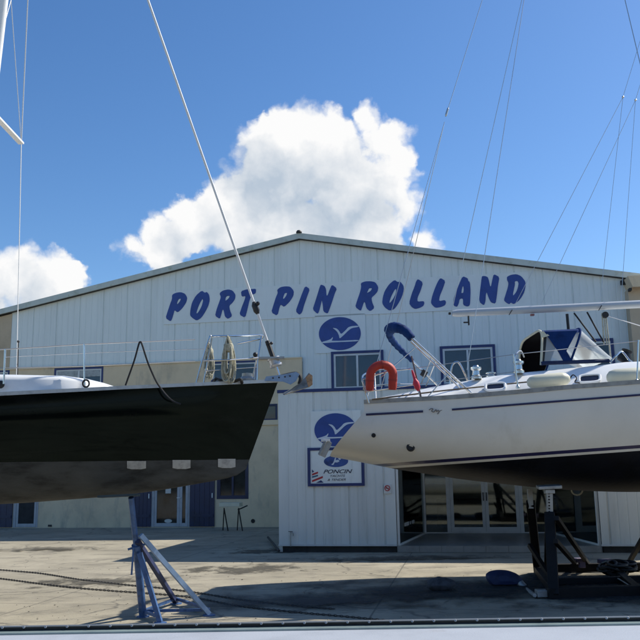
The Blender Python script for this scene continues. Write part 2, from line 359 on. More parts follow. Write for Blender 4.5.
for k, (px, py, rx, ry, mt, rt) in enumerate(((225, 570, 3.2, 1.6, m_stain, .25), (262, 551, 2.2, 1.8, m_stain, .5), (90, 583, 3.0, 1.2, m_stain, .4), (470, 590, 5.5, 2.6, m_oil_shade, 0), (640, 590, 4.5, 3.2, m_oil_shade, 0), (400, 560, 5.0, 1.1, m_stain, -.15), (330, 600, 3.6, 1.5, m_oil_shade, .1), (40, 550, 3.5, 1.4, m_stain, .2))):
    q = gnd(px, py); structure(blob_sheet('ground_stain_shade', q.x, q.y, rx, ry, 0.004 * (k + 1), mt, rt, k + 2))

pb = MB(); rn = random.Random(21)
for k in range(420):
    px_, py_ = rn.uniform(-20, 660), rn.uniform(540, 622); q = gnd(px_, py_); r_ = rn.uniform(.003, .010) * (1 if rn.random() < .93 else 1.8)
    pb.ball(q + V((0, 0, r_ * .4)), r_, (1.3, rn.uniform(.7, 1.2), .6), 6, .2)
gr_ = pb.build('gravel', M('loose_gravel', (.27, .24, .18), .9, var=.4, scale=9)); gr_['kind'] = 'stuff'; gr_['label'] = 'scattered loose grit and pebbles on the concrete'
# ================================================================== WAREHOUSE
apex = fp(300, 239, OFF_CLAD); eaveR = fp(632, 279, OFF_CLAD)
PITCHR = (apex[1] - eaveR[1]) / (eaveR[0] - apex[0])
s_left_end = fp(11, 330, OFF_CLAD)[0]; s_right_end = fp(636.5, 300, OFF_CLAD)[0]
def roofz(s): return apex[1] - PITCHR * abs(s - apex[0])
wh = thing('warehouse', 'long white corrugated metal warehouse with shallow gable roof and cream lower wall', 'warehouse', fw(apex[0], 0, 0))

def cladding(mb, s0, s1, off, zb, zt, pitch=0.235, s_ref=0.0, rib=0.024):
    prof = []; k = math.ceil((s0 - s_ref) / pitch); s = s_ref + k * pitch
    prof.append((s0, 0.0))
    while s < s1 - 0.06:
        if s > s0 + 0.06:
            seam = (k % 4 == 0); w = 0.030 if seam else 0.018; d = rib * (1.25 if seam else 0.42)
            prof += [(s - w, 0), (s - w * 0.45, -d), (s + w * 0.45, -d), (s + w, 0)]
        k += 1; s = s_ref + k * pitch
    prof.append((s1, 0.0))
    brk = sorted(prof + ([(apex[0], 0.0)] if s0 < apex[0] < s1 and zt is roofz else []))
    P = [[fw(a, zb, off + d) for a, d in brk], [fw(a, zt(a) if callable(zt) else zt, off + d) for a, d in brk]]
    mb.grid(P); return mb

c = MB(); cladding(c, s_left_end, s_right_end, OFF_CLAD, 0.0, roofz, s_ref=apex[0] - 0.02); c.build('cladding', m_clad, wh)
# flanks and back of the hall
DEP = 26.0
w = MB(); w.fbox(s_left_end + 0.02, s_left_end + 0.12, 0, roofz(s_left_end) - 0.05, OFF_CLAD - DEP, OFF_CLAD - 0.05); w.build('side_wall', m_clad, wh)
w = MB(); w.fbox(s_right_end - 0.12, s_right_end - 0.02, 0, roofz(s_right_end) - 0.05, OFF_CLAD - DEP, OFF_CLAD - 0.05); w.build('side_wall', m_clad, wh)
# roof slabs and barge boards
for sgn in (-1, 1):
    se = (s_left_end - 6.0) if sgn < 0 else s_right_end + 0.25
    r = MB(); a0 = apex[0]; A = [(a0, roofz(a0) + 0.02), (se, roofz(se) + 0.02), (se, roofz(se) + 0.10), (a0, roofz(a0) + 0.10)]
    r.prism([fw(s, z, 0.02) for s, z in A], FN * -DEP); r.build('roof', m_roof, wh)
    r = MB(); A = [(a0, roofz(a0) - 0.03), (se, roofz(se) - 0.03), (se, roofz(se) + 0.175), (a0, roofz(a0) + 0.175)]
    r.prism([fw(s, z, 0.02) for s, z in A], FN * 0.06); fb = r.build('barge_board', m_fascia, wh)
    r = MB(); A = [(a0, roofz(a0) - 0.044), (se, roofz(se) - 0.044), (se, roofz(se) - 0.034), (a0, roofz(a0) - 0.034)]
    r.prism([fw(s, z, -0.10) for s, z in A], FN * 0.13); r.build('painted_eave_shadow', m_dark, wh)  # dark strip painted as the shadow line under the barge board
r = MB(); r.lathe([(0.0, 0.0), (0.10, 0.0), (0.11, 0.05), (0.07, 0.11), (0.0, 0.13)], fw(apex[0], roofz(apex[0]) + 0.16, 0.05)); r.build('ridge_cap', m_black, wh, smooth=True)
r = MB(); r.fbox(apex[0] - 0.12, apex[0] + 0.12, roofz(apex[0]) + 0.11, roofz(apex[0]) + 0.165, -0.06 - 20, 0.015); r.build('ridge_flashing', m_roof, wh)
# left annex in beige render under the same roof line
w = MB(); a0 = s_left_end - 5.8; a1 = s_left_end + 0.02
w.prism([fw(a0, 0, -0.10), fw(a1, 0, -0.10), fw(a1, roofz(a1) - 0.07, -0.10), fw(a0, roofz(a0) - 0.07, -0.10)], FN * -8.0); w.build('rendered_end_wall', m_beige, wh)

# cream lower wall (built of piers and lintels around its openings)
s_cr_end = fp(302, 372, 0)[0]; s_cr_start = fp(-60, 371, 0)[0]
z_cr = (fp(262, 359, 0)[1] + fp(60, 369, 0)[1]) / 2
op = []   # openings: s0,s1,z0,z1
def rect(x0, y0, x1, y1, off=0.0):
    a = fp(x0, (y0 + y1) / 2, off)[0]; b = fp(x1, (y0 + y1) / 2, off)[0]; xm = (x0 + x1) / 2
    return [a, b, fp(xm, y1, off)[1], fp(xm, y0, off)[1]]
up_a = rect(54, 367.5, 103, 392); up_b = rect(-40, 371, 9, 396); up_c = rect(211, 361, 257.5, 387); up_d = rect(259, 404, 277.5, 421)
dn_d = rect(217, 441, 248.5, 499); door_l = rect(152, 440, 190, 527.5); door_l[2] = 0.02; door_b = rect(15, 440, 39.5, 525); door_b[2] = 0.02
ops = [up_a, up_b, up_c, up_d, dn_d, door_l, door_b]
def wall_with_openings(s0, s1, z0, z1, o0, o1, ops, name, mat, parent):
    ss = sorted({s0, s1, *[v for o in ops for v in o[:2]]}); mb = MB()
    ss = [s for s in ss if s0 <= s <= s1]
    for a, b in zip(ss, ss[1:]):
        if b - a < 1e-4: continue
        mid = (a + b) / 2; cuts = sorted([(o[2], o[3]) for o in ops if o[0] < mid < o[1]]); z = z0
        for (c0, c1) in cuts:
            if c0 - z > 0.01: mb.fbox(a, b, z, c0, o0, o1)
            z = max(z, c1)
        if z1 - z > 0.01: mb.fbox(a, b, z, z1, o0, o1)
    return mb.build(name, mat, parent, merge=True)
wall_with_openings(s_cr_start, s_cr_end, 0, z_cr, -0.06, 0.0, ops, 'rendered_wall', m_cream, wh)
b = MB(); b.fbox(s_cr_start, s_cr_end, z_cr, z_cr + 0.05, -0.10, 0.03); b.build('wall_coping', m_cream, wh)
zb_ = fp(268, 425, 0)[1]; b = MB(); b.fbox(s_cr_start, s_cr_end - 0.01, zb_, zb_ + 0.17, 0.001, 0.06); b.build('floor_band', m_cream, wh)
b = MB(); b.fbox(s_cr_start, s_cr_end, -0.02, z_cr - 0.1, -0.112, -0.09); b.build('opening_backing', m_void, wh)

def window(parent, R, off, mat_surround, bw=0.09, white=0.07, panes=2, depth=0.07, recess=False, lintel=True, pane_mat=None, frame_mat=None):
    s0, s1, z0, z1 = R; f = MB(); o0, o1 = (off - 0.055, off + 0.01) if recess else (off, off + depth)
    f.fbox(s0, s1, z1 - bw, z1, o0, o1); f.fbox(s0, s1, z0, z0 + bw, o0, o1); f.fbox(s0, s0 + bw, z0 + bw, z1 - bw, o0, o1); f.fbox(s1 - bw, s1, z0 + bw, z1 - bw, o0, o1)
    win = f.build('window', mat_surround, parent)
    a, b2, c0, c1 = s0 + bw, s1 - bw, z0 + bw, z1 - bw; h = MB(); p0, p1 = o0 + 0.004, o1 - 0.018
    h.fbox(a, b2, c1 - white, c1, p0, p1); h.fbox(a, b2, c0, c0 + white, p0, p1); h.fbox(a, a + white, c0 + white, c1 - white, p0, p1); h.fbox(b2 - white, b2, c0 + white, c1 - white, p0, p1)
    st = (b2 - a) / panes
    for k in range(1, panes): h.fbox(a + st * k - 0.035, a + st * k + 0.035, c0 + white, c1 - white, p0, p1 + 0.004)
    h.build('frame', frame_mat or m_white, win)
    for k in range(panes):
        q = MB(); q.fbox(a + st * k + (0.035 if k else white), a + st * (k + 1) - (0.035 if k < panes - 1 else white), c0 + white, c1 - white, p0 + 0.002, p0 + 0.014); q.build('pane', pane_mat or m_pane, win)
    return win
W1 = rect(331.5, 351, 384, 391, OFF_CLAD); W2 = rect(440.5, 345.5, 496, 386, OFF_CLAD); W3 = rect(577, 339, 614.5, 380, OFF_CLAD)
for Wn in (W1, W2, W3): window(wh, Wn, OFF_CLAD + 0.004, m_navy)
for Wn, pn in ((up_a, 2), (up_b, 2), (up_c, 2)): window(wh, Wn, 0.0, m_navy, bw=0.07, white=0.05, panes=pn, recess=True)
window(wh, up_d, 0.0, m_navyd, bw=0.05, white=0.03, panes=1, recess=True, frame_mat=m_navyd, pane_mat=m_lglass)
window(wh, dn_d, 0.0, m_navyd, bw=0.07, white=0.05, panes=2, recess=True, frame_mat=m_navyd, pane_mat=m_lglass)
# roller shutter half down in the left upper window
rs = MB(); z = up_a[3] - 0.36
for k in range(5): rs.fbox(up_a[0] + 0.075, up_a[1] - 0.075, up_a[3] - 0.075 - 0.055 * (k + 1), up_a[3] - 0.08 - 0.055 * k, -0.028, -0.012)
rs.build('roller_shutter', m_galv, wh)
# shutters and doors at ground level
def shutter(x0, y0, x1, y1):
    R = rect(x0, y0, x1, y1); R[2] = 0.03; mb = MB(); n = 5; st = (R[1] - R[0]) / n
    for k in range(n): mb.fbox(R[0] + st * k + 0.004, R[0] + st * (k + 1) - 0.004, R[2], R[3], 0.012, 0.050)
    sh = mb.build('shutter', m_navyd, wh)
    for zz in (0.35, 1.9): l = MB(); l.fbox(R[0] + 0.03, R[1] - 0.03, zz, zz + 0.1, 0.051, 0.072); l.build('batten', m_navyd, sh)
    h = MB(); h.fbox(R[1] - 0.09, R[1] - 0.06, 1.0, 1.16, 0.051, 0.085); h.build('handle', m_alu, sh)
for q in ((132.5, 440, 152, 527), (190.5, 440, 215, 528.5), (-14, 440, 14.5, 526)): shutter(*q)
def glazed_door(R, off, leaves, fw_=0.10, mat=m_door, gl=m_dglass, name='door'):
    s0, s1, z0, z1 = R; f = MB(); f.fbox(s0, s0 + fw_, z0, z1, off - 0.05, off + 0.012); f.fbox(s1 - fw_ * 0.5, s1, z0, z1, off - 0.05, off + 0.012); f.fbox(s0 + fw_, s1 - fw_ * .5, z1 - fw_, z1, off - 0.05, off + 0.012)
    d = f.build(name, mat, wh); a = s0 + fw_ + 0.005
    for wdt in leaves:
        b2 = a + wdt; l = MB(); st = 0.09
        l.fbox(a, a + st, z0 + .01, z1 - fw_ - .01, off - 0.045, off); l.fbox(b2 - st, b2, z0 + .01, z1 - fw_ - .01, off - 0.045, off); l.fbox(a + st, b2 - st, z0 + .01, z0 + .13, off - 0.045, off); l.fbox(a + st, b2 - st, z1 - fw_ - .12, z1 - fw_ - .01, off - 0.045, off)
        l.build('door_leaf', mat, d); q = MB(); q.fbox(a + st, b2 - st, z0 + .13, z1 - fw_ - .12, off - 0.028, off - 0.02); q.build('pane', gl, d)
        a = b2 + 0.006
    return d
wl_ = door_l[1] - door_l[0]
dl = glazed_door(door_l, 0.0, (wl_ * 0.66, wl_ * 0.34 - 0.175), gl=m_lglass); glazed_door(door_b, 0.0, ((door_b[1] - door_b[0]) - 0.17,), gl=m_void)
h = MB(); hx = fp(180.5, 500, 0); h.fbox(hx[0] - 0.015, hx[0] + 0.015, 1.0, 1.02, 0.0, 0.06); h.fbox(hx[0] - 0.12, hx[0] + 0.015, 1.0, 1.02, 0.045, 0.06); h.build('handle', m_alu, dl)
st_ = fp(168, 521, 0); flat_shape([[(st_[0] + 0.14 * math.cos(a / 20 * 6.283), st_[1] + 0.065 * math.sin(a / 20 * 6.283)) for a in range(20)]], -0.019, 'sticker', m_paper, dl, 0.003)
st_ = fp(168, 490.5, 0); flat_shape([[(st_[0] - .1, st_[1] - .1), (st_[0] + .1, st_[1] - .1), (st_[0] + .1, st_[1] + .13), (st_[0] - .1, st_[1] + .13)]], -0.019, 'paper_notice', m_paper, dl, 0.003, 0)
v_ = fp(253, 521, 0); vb = MB(); vb.lathe([(0.0, 0.0), (0.07, 0.0), (0.07, 0.012), (0.05, 0.014), (0.05, 0.002), (0.0, 0.002)], fw(v_[0], v_[1], 0.001), FN); vb.build('wall_vent', m_black, wh)
v_ = fp(50, 525.5, 0); vb = MB(); vb.fbox(v_[0] - .07, v_[0] + .07, v_[1] - .04, v_[1] + .03, 0.001, 0.02); vb.build('wall_vent', m_dark, wh)
# rain pipe at the corner
# floodlight under the right eave
fl_ = fp(623.5, 283, 0.0); fl = thing('floodlight', 'small black floodlight under the right end of the roof edge', 'floodlight', fw(fl_[0], fl_[1], 0.05))
b = MB(); b.fbox(fl_[0] - .12, fl_[0] + .12, fl_[1] - .09, fl_[1] + .06, 0.05, 0.16); b.build('housing', m_black, fl, bevel=0.015)
b = MB(); b.fbox(fl_[0] - .02, fl_[0] + .02, fl_[1] + .02, fl_[1] + .14, -0.10, 0.05); b.build('bracket', m_black, fl)

# ------------------------------------------------------------------ signs on the gable
OFFB = OFF_CLAD + 0.03
sb0 = fp(164, 326, OFFB); sb1 = fp(531, 306, OFFB); zbot = (fp(165, 325, OFFB)[1] + fp(310, 317.6, OFFB)[1] + fp(455, 309.5, OFFB)[1]) / 3
ztop = (fp(265, 286.5, OFFB)[1] + fp(330, 282.5, OFFB)[1] + fp(500, 273, OFFB)[1]) / 3
sign = thing('lettered_sign', 'long white board with slanting blue brush lettering across the gable', 'sign', fw((sb0[0] + sb1[0]) / 2, zbot, OFFB))
b = MB(); b.fbox(sb0[0], sb1[0], zbot, ztop, OFF_CLAD + 0.002, OFFB); b.build('board', m_board, sign)
LET = [
 ('P', 160, 280, 12.8, [[(155,190),(200,165),(265,155),(320,175),(350,225),(340,280),(310,330),(275,375),(225,418),(188,385),(175,430),(155,500),(135,532),(72,488),(100,400),(130,310),(155,245)], [(245,242),(270,240),(255,275),(225,312),(217,300),(230,265)]]),
 ('O', 160, 280, 12.8, [[(535,135),(575,165),(600,152),(630,190),(638,260),(620,330),(580,410),(530,485),(470,522),(420,490),(385,455),(390,380),(410,290),(460,200)], [(545,240),(553,265),(535,335),(500,400),(475,432),(465,420),(490,345),(515,290)]]),
 ('R', 205, 280, 12.8, [[(185,170),(230,135),(300,120),(355,135),(392,190),(385,245),(355,290),(310,330),(320,390),(350,462),(295,500),(255,470),(240,385),(225,380),(210,440),(190,500),(130,460),(145,390),(180,290),(205,220)], [(265,225),(285,205),(320,205),(300,240),(260,270)]]),
 ('T', 205, 280, 12.8, [[(460,145),(530,120),(590,118),(655,112),(650,172),(600,190),(570,260),(545,370),(515,485),(440,445),(470,350),(510,250),(520,205),(470,215)]]),
 ('P', 265, 275, 12.8, [[(155,190),(200,155),(265,145),(325,150),(370,205),(365,260),(345,300),(310,350),(245,412),(205,380),(190,400),(160,525),(80,480),(110,380),(140,285),(165,230)], [(255,232),(285,230),(272,268),(240,308),(230,298),(240,265)]]),
 ('I', 265, 275, 12.8, [[(515,140),(575,180),(545,260),(500,390),(475,480),(440,512),(392,465),(430,360),(470,250)]]),
 ('N', 305, 275, 12.8, [[(205,122),(250,140),(270,180),(275,265),(290,260),(315,190),(345,122),(410,172),(380,240),(345,350),(310,450),(290,497),(235,470),(228,380),(215,320),(205,370),(180,470),(160,500),(98,442),(125,360),(160,250),(190,150)]]),
 ('R', 350, 270, 10.667, [[(115,140),(160,122),(220,120),(270,130),(303,180),(295,230),(265,265),(230,295),(235,340),(262,405),(215,442),(175,410),(160,345),(148,345),(130,400),(115,440),(55,395),(75,330),(105,245),(120,185)], [(190,225),(205,195),(237,195),(220,225),(180,247)]]),
 ('O', 350, 270, 10.667, [[(475,105),(510,130),(535,122),(570,165),(575,210),(555,285),(510,370),(470,420),(420,435),(370,400),(343,355),(350,290),(370,225),(415,155)], [(480,205),(495,205),(490,250),(460,310),(425,355),(420,340),(440,280)]]),
 ('L', 405, 265, 12.8, [[(165,178),(232,225),(200,330),(160,420),(160,470),(240,462),(250,490),(235,525),(190,550),(130,565),(85,540),(52,490),(85,370),(125,270),(140,215)]]),
 ('L', 405, 265, 12.8, [[(455,165),(518,205),(490,290),(445,400),(435,465),(510,447),(527,475),(515,515),(460,540),(390,550),(350,515),(330,480),(350,390),(390,280),(425,205)]]),
 ('A', 445, 265, 11.636, [[(205,130),(265,155),(270,185),(290,200),(298,300),(293,440),(285,475),(255,485),(210,465),(210,395),(190,390),(170,400),(160,450),(140,490),(95,470),(100,400),(125,320),(165,220)], [(205,250),(215,250),(218,290),(212,325),(190,328),(195,290)]]),
 ('N', 480, 265, 12.8, [[(20,145),(60,140),(100,155),(115,200),(130,275),(142,270),(155,200),(175,115),(250,155),(230,260),(215,400),(200,497),(140,480),(110,420),(85,345),(75,380),(70,470),(50,520),(-12,470),(0,330),(12,230)]]),
 ('D', 480, 265, 12.8, [[(345,150),(400,125),(470,118),(530,145),(580,210),(585,260),(570,340),(535,410),(490,465),(430,503),(395,480),(375,505),(330,480),(305,450),(330,370),(355,290),(365,230),(345,190)], [(445,210),(480,205),(495,235),(485,290),(465,345),(425,395),(422,370),(435,310),(448,250)]]),
]
for ch, ox, oy, k, loops in LET:
    flat_shape([[fp(ox + x / k, oy + y / k, OFFB) for x, y in lp] for lp in loops], OFFB + 0.001, 'letter', m_sblue, sign, 0.012)

GULL = [(243,212),(290,218),(320,245),(345,290),(400,240),(430,205),(470,192),(550,187),(557,200),(470,215),(430,245),(380,295),(328,342),(320,300),(300,260),(275,235)]
WAVE = [(112,382),(190,360),(225,345),(248,318),(245,345),(228,366),(330,366),(558,353),(545,371),(400,378),(250,384),(130,394)]
def emblem(ox, oy, off, label, dx=0, dy=0):
    k = 11.85; cc = fp(ox + (330 + dx) / k, oy + (280 + dy) / k, off)
    t = thing('oval_emblem', label, 'sign', fw(cc[0], cc[1], off))
    pts = []
    for i in range(48):
        a = 2 * math.pi * i / 48; x = 249 * math.cos(a); y = 196 * math.sin(a); pts.append((330 + dx + x * 0.998 + y * 0.03, 280 + dy + y - x * 0.03))
    B = [fp(ox + x / k, oy + y / k, off) for x, y in ((30 + dx, 72 + dy), (625 + dx, 35 + dy), (640 + dx, 492 + dy), (45 + dx, 515 + dy))]
    s0 = (B[0][0] + B[3][0]) / 2; s1 = (B[1][0] + B[2][0]) / 2; zz0 = (B[2][1] + B[3][1]) / 2; zz1 = (B[0][1] + B[1][1]) / 2
    b = MB(); b.fbox(s0, s1, zz0, zz1, off - 0.028, off); b.build('board', m_board, t)
    flat_shape([[fp(ox + x / k, oy + y / k, off) for x, y in pts]], off + 0.001, 'oval', m_sblue, t, 0.010, 0)
    flat_shape([[fp(ox + (x + dx) / k, oy + (y + dy) / k, off) for x, y in GULL]], off + 0.012, 'gull_mark', m_swhite, t, 0.005)
    flat_shape([[fp(ox + (x + dx) / k, oy + (y + dy) / k, off) for x, y in WAVE]], off + 0.012, 'wave_mark', m_swhite, t, 0.005)
emblem(312, 310, OFFB, 'blue oval emblem with white gull high on the gable, directly below the lettering')
OFFP = OFF_PORCH + 0.03
emblem(304, 405, OFFP, 'blue oval emblem with white gull on the porch wall behind the cream yacht stern', 42, 14)

# ================================================================== PORCH
s_p0 = fp(278.6, 470, OFF_PORCH)[0]; s_pm0 = fp(396, 510, OFF_PORCH)[0]; s_pm1 = fp(600, 520, OFF_PORCH)[0]; s_p1 = s_pm1 + (s_pm0 - s_p0)
z_pt = fp(285, 393, OFF_PORCH)[1]
sref_p = s_p0 + 0.045
po = thing('entrance_porch', 'flat roofed white corrugated porch with blue edge and recessed glass entrance', 'porch', fw((s_p0 + s_p1) / 2, 0, OFF_PORCH))
for (a, b2) in ((s_p0, s_pm0), (s_pm1, s_p1)):
    c = MB(); cladding(c, a, b2, OFF_PORCH, 0.14, z_pt, pitch=0.205, s_ref=sref_p, rib=0.02)
    c.build('wall_panel', m_porch, po)
    c = MB(); c.fbox(a - 0.01, b2, 0.145, 0.185, OFF_PORCH + 0.001, OFF_PORCH + 0.02); c.build('bottom_trim', m_white, po)
    c = MB(); c.fbox(a + 0.03, b2 - 0.02, 0.0, 0.139, OFF_PORCH - 1.0, OFF_PORCH - 0.05); c.build('plinth', m_dark, po)
c = MB(); c.fbox(s_p0 + 0.0, s_p0 + 0.08, 0, z_pt - 0.01, -0.0, OFF_PORCH - 0.03); c.build('side_wall', m_porch, po)
c = MB(); c.fbox(s_p1 - 0.08, s_p1, 0, z_pt - 0.01, -0.0, OFF_PORCH - 0.03); c.build('side_wall', m_porch, po)
z_hd = 3.1
c = MB(); cladding(c, s_pm0, s_pm1, OFF_PORCH, z_hd, z_pt, pitch=0.205, s_ref=sref_p, rib=0.02); c.build('header_panel', m_porch, po)
c = MB(); c.fbox(s_p0 - 0.02, s_p1 + 0.02, z_pt + 0.001, z_pt + 0.075, OFF_CLAD + 0.1, OFF_PORCH + 0.03); c.build('roof_edge', m_navy, po)
c = MB(); c.fbox(s_pm0 + .02, s_pm1 - .02, z_hd - 0.06, z_hd - 0.01, OFF_DOOR - 5.0, OFF_PORCH - 0.03); c.build('soffit', m_white, po)
# splayed recess
sdl = fp(424.5, 520, OFF_DOOR)[0]; sdr = fp(551, 515, OFF_DOOR)[0]
c = MB(); P = [fw(s_p0 + .1, 0, OFF_PORCH - .035), fw(s_pm0 + 0.0, 0, OFF_PORCH - .035), fw(sdl, 0, OFF_DOOR), fw(sdr, 0, OFF_DOOR), fw(s_pm1, 0, OFF_PORCH - .035)]
Q = [fw(s_pm0, 0, OFF_PORCH + 0.02), fw(s_pm1, 0, OFF_PORCH + 0.02), fw(sdr + .25, 0, OFF_DOOR - 0.1), fw(sdl - .25, 0, OFF_DOOR - 0.1)]
c = MB(); c.prism([p for p in Q], V((0, 0, 0.143))); c.build('entrance_step', m_tile, po)
nt_ = 9; c = MB()
for k in range(nt_):   # riser tiles, a hair proud of the step with open joints
    a = s_pm0 + 0.02 + (s_pm1 - s_pm0 - 0.04) * k / nt_; b2 = s_pm0 + 0.02 + (s_pm1 - s_pm0 - 0.04) * (k + 1) / nt_ - 0.012
    c.fbox(a, b2, 0.012, 0.151, OFF_PORCH + 0.021, OFF_PORCH + 0.032)
c.build('riser_tiles', M('grey_riser_tile', (0.27, 0.265, 0.245), 0.4, var=0.1, scale=3), po)
def side_glass(sa, oa, sb, ob):
    A = fw(sa, 0.145, oa); B = fw(sb, 0.145, ob); up = V((0, 0, 1)); z = z_hd - 0.07 - 0.145
    d = (B - A).normalized(); q = MB(); nn = d.cross(up).normalized() * 0.006
    fr = MB(); fr.beam(A + up * 0.02, B + up * 0.02, 0.06, 0.04); fr.beam(A + up * (z - .02), B + up * (z - .02), 0.06, 0.04); fr.beam(A + d * .03, A + d * .03 + up * z, 0.06, 0.05); fr.beam(B - d * .04, B - d * .04 + up * z, 0.09, 0.07)
    sg = fr.build('side_glazing', m_alu, po)
    q.prism([A + d * .06 + up * .04 - nn, B - d * .08 + up * .04 - nn, B - d * .08 + up * (z - .04) - nn, A + d * .06 + up * (z - .04) - nn], nn * 2); q.build('pane', m_dglass, sg)
    return A, B, d
A_, B_, d_ = side_glass(s_pm0 + 0.03, OFF_PORCH - 0.06, sdl, OFF_DOOR)
nrm_ = V((-d_.y, d_.x, 0)) if V((-d_.y, d_.x, 0)).x < 0 else V((d_.y, -d_.x, 0))
bl_ = MB(); L__ = (B_ - A_).length
for k in range(11):
    p = A_ + d_ * (0.15 + (L__ - .4) * k / 10) + nrm_ * 0.09; bl_.obox(p + V((0, 0, 1.70)), d_ * 0.075, nrm_ * .004, V((0, 0, 1.12)))
bl_.build('cladding_reflection_slats', M('grey_green_reflection', (.52, .56, .52), .7, var=.08), po)  # slats added behind the glass, standing in for the cladding's reflection
# small white lettering strip low on the left side glass
t_ = MB(); rn = random.Random(3)
for k in range(11):
    if k in (5, 7): continue
    p = A_ + d_ * (0.75 + 0.12 * k) + V((0, 0, 0.42)); t_.obox(p + V((0.012, -0.004, 0)), d_ * 0.035, V((0.004, -0.0015, 0)), V((0, 0, 0.035 + 0.012 * rn.random())))
t_.build('glass_lettering', m_paper, po)
side_glass(s_pm1 - 0.03, OFF_PORCH - 0.06, sdr, OFF_DOOR)
# entrance doors: fixed light, double doors, fixed light
z0 = 0.15; z1 = z_hd - 0.07
xs = [sdl + 0.05, fp(449, 520, OFF_DOOR)[0], fp(486, 520, OFF_DOOR)[0], fp(522, 520, OFF_DOOR)[0], sdr - 0.05]
fr = MB(); fr.fbox(xs[0], xs[4], z0, z0 + 0.03, OFF_DOOR - .05, OFF_DOOR + .012); fr.fbox(xs[0], xs[4], z1 - .08, z1, OFF_DOOR - .05, OFF_DOOR + .012)
for x in (xs[1], xs[3]): fr.fbox(x - .05, x + .05, z0 + .03, z1 - .08, OFF_DOOR - .05, OFF_DOOR + .012)
df = fr.build('door_frame', m_alu, po)
for k in (0, 3):
    q = MB(); q.fbox(xs[k] + .0 + (.05 if k else 0), xs[k + 1] - (.05 if k == 0 else 0), z0 + .03, z1 - .08, OFF_DOOR - .026, OFF_DOOR - .018); q.build('pane', m_dglass, df)
for k in (1, 2):
    a = xs[k] + (.055 if k == 1 else .003); b2 = xs[k + 1] - (.055 if k == 2 else .003); l = MB(); s_ = 0.085
    l.fbox(a, a + s_, z0 + .035, z1 - .085, OFF_DOOR - .045, OFF_DOOR); l.fbox(b2 - s_, b2, z0 + .035, z1 - .085, OFF_DOOR - .045, OFF_DOOR); l.fbox(a + s_, b2 - s_, z0 + .035, z0 + .16, OFF_DOOR - .045, OFF_DOOR); l.fbox(a + s_, b2 - s_, z1 - .18, z1 - .085, OFF_DOOR - .045, OFF_DOOR)
    lf = l.build('door', m_alu, po); q = MB(); q.fbox(a + s_, b2 - s_, z0 + .16, z1 - .18, OFF_DOOR - .028, OFF_DOOR - .02); q.build('pane', m_dglass, lf)
    hb = MB(); hs = b2 - .04 if k == 1 else a + .04; hb.fbox(hs - .012, hs + .012, 1.0, 1.22, OFF_DOOR + .03, OFF_DOOR + .05); hb.fbox(hs - .01, hs + .01, 1.0, 1.02, OFF_DOOR, OFF_DOOR + .03); hb.fbox(hs - .01, hs + .01, 1.2, 1.22, OFF_DOOR, OFF_DOOR + .03); hb.build('handle', m_black, lf)
# room behind
c = MB(); c.fbox(s_p0 + .1, s_p1 - .1, 0.10, 0.14, OFF_DOOR - 4.6, OFF_DOOR - .12); c.build('showroom_floor', m_tile, po)
c = MB(); c.fbox(s_p0 + .1, s_p1 - .1, 0.1, z_pt, OFF_DOOR - 4.75, OFF_DOOR - 4.62); c.build('showroom_back_wall', m_room, po)
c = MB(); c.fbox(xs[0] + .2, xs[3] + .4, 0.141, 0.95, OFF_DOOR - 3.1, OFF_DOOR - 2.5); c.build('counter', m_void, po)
for zz in (1.35, 1.75, 2.1):
    c = MB(); c.fbox(xs[0] - .4, xs[2], zz, zz + 0.04, OFF_DOOR - 4.6, OFF_DOOR - 4.3); c.build('shelf', m_wood, po)

# framed company sign on the porch wall
pc = [fp(307.5, 448.7, OFFP), fp(364, 446, OFFP), fp(364.3, 485.3, OFFP), fp(308, 487, OFFP)]
s0, s1 = (pc[0][0] + pc[3][0]) / 2, (pc[1][0] + pc[2][0]) / 2; zt_, zb_ = (pc[0][1] + pc[1][1]) / 2, (pc[2][1] + pc[3][1]) / 2
cs = thing('framed_sign', 'white company sign in a navy frame low on the porch wall', 'sign', fw((s0 + s1) / 2, zb_, OFFP))
b = MB(); b.fbox(s0 + .02, s1 - .02, zb_ + .02, zt_ - .02, OFFP - .02, OFFP); b.build('board', m_board, cs)
b = MB(); fwid = 0.065
b.fbox(s0, s1, zt_ - fwid, zt_, OFFP - .022, OFFP + .02); b.fbox(s0, s1, zb_, zb_ + fwid, OFFP - .022, OFFP + .02); b.fbox(s0, s0 + fwid, zb_ + fwid, zt_ - fwid, OFFP - .022, OFFP + .02); b.fbox(s1 - fwid, s1, zb_ + fwid, zt_ - fwid, OFFP - .022, OFFP + .02)
b.build('frame', m_navy, cs)
ec = fp(336, 461.3, OFFP); m_lblue = M('sign_mid_blue', (0.03, 0.075, 0.26), 0.4, var=0.3, scale=5)
flat_shape([[(ec[0] + 0.29 * math.cos(i / 36 * 6.2832), ec[1] + 0.135 * math.sin(i / 36 * 6.2832)) for i in range(36)]], OFFP + .001, 'blue_oval', m_lblue, cs, 0.004, 0)
flat_shape([[(ec[0] + x, ec[1] + y) for x, y in ((-.12, -.08), (-.06, -.03), (-.02, .09), (.01, .10), (-.01, .02), (.05, .04), (.09, .0), (.03, -.03), (-.03, -.02), (-.06, -.085))]], OFFP + .006, 'sail_mark', m_swhite, cs, 0.003)
flat_shape([[(ec[0] + x, ec[1] + y) for x, y in ((.05, .07), (.10, .08), (.12, .04), (.08, .03))]], OFFP + .006, 'sail_mark', m_swhite, cs, 0.003)
def trow(t, px, py, size, sx, mat, shear=0.35, bold=0.0):
    p = fp(px, py, OFFP); text_plate(t, p[0], p[1], size, OFFP + .001, 'lettering', mat, cs, shear=shear, sx=sx, bold=bold, thick=0.004)
m_ink = M('sign_ink', (0.04, 0.045, 0.07), 0.5, var=0.1)
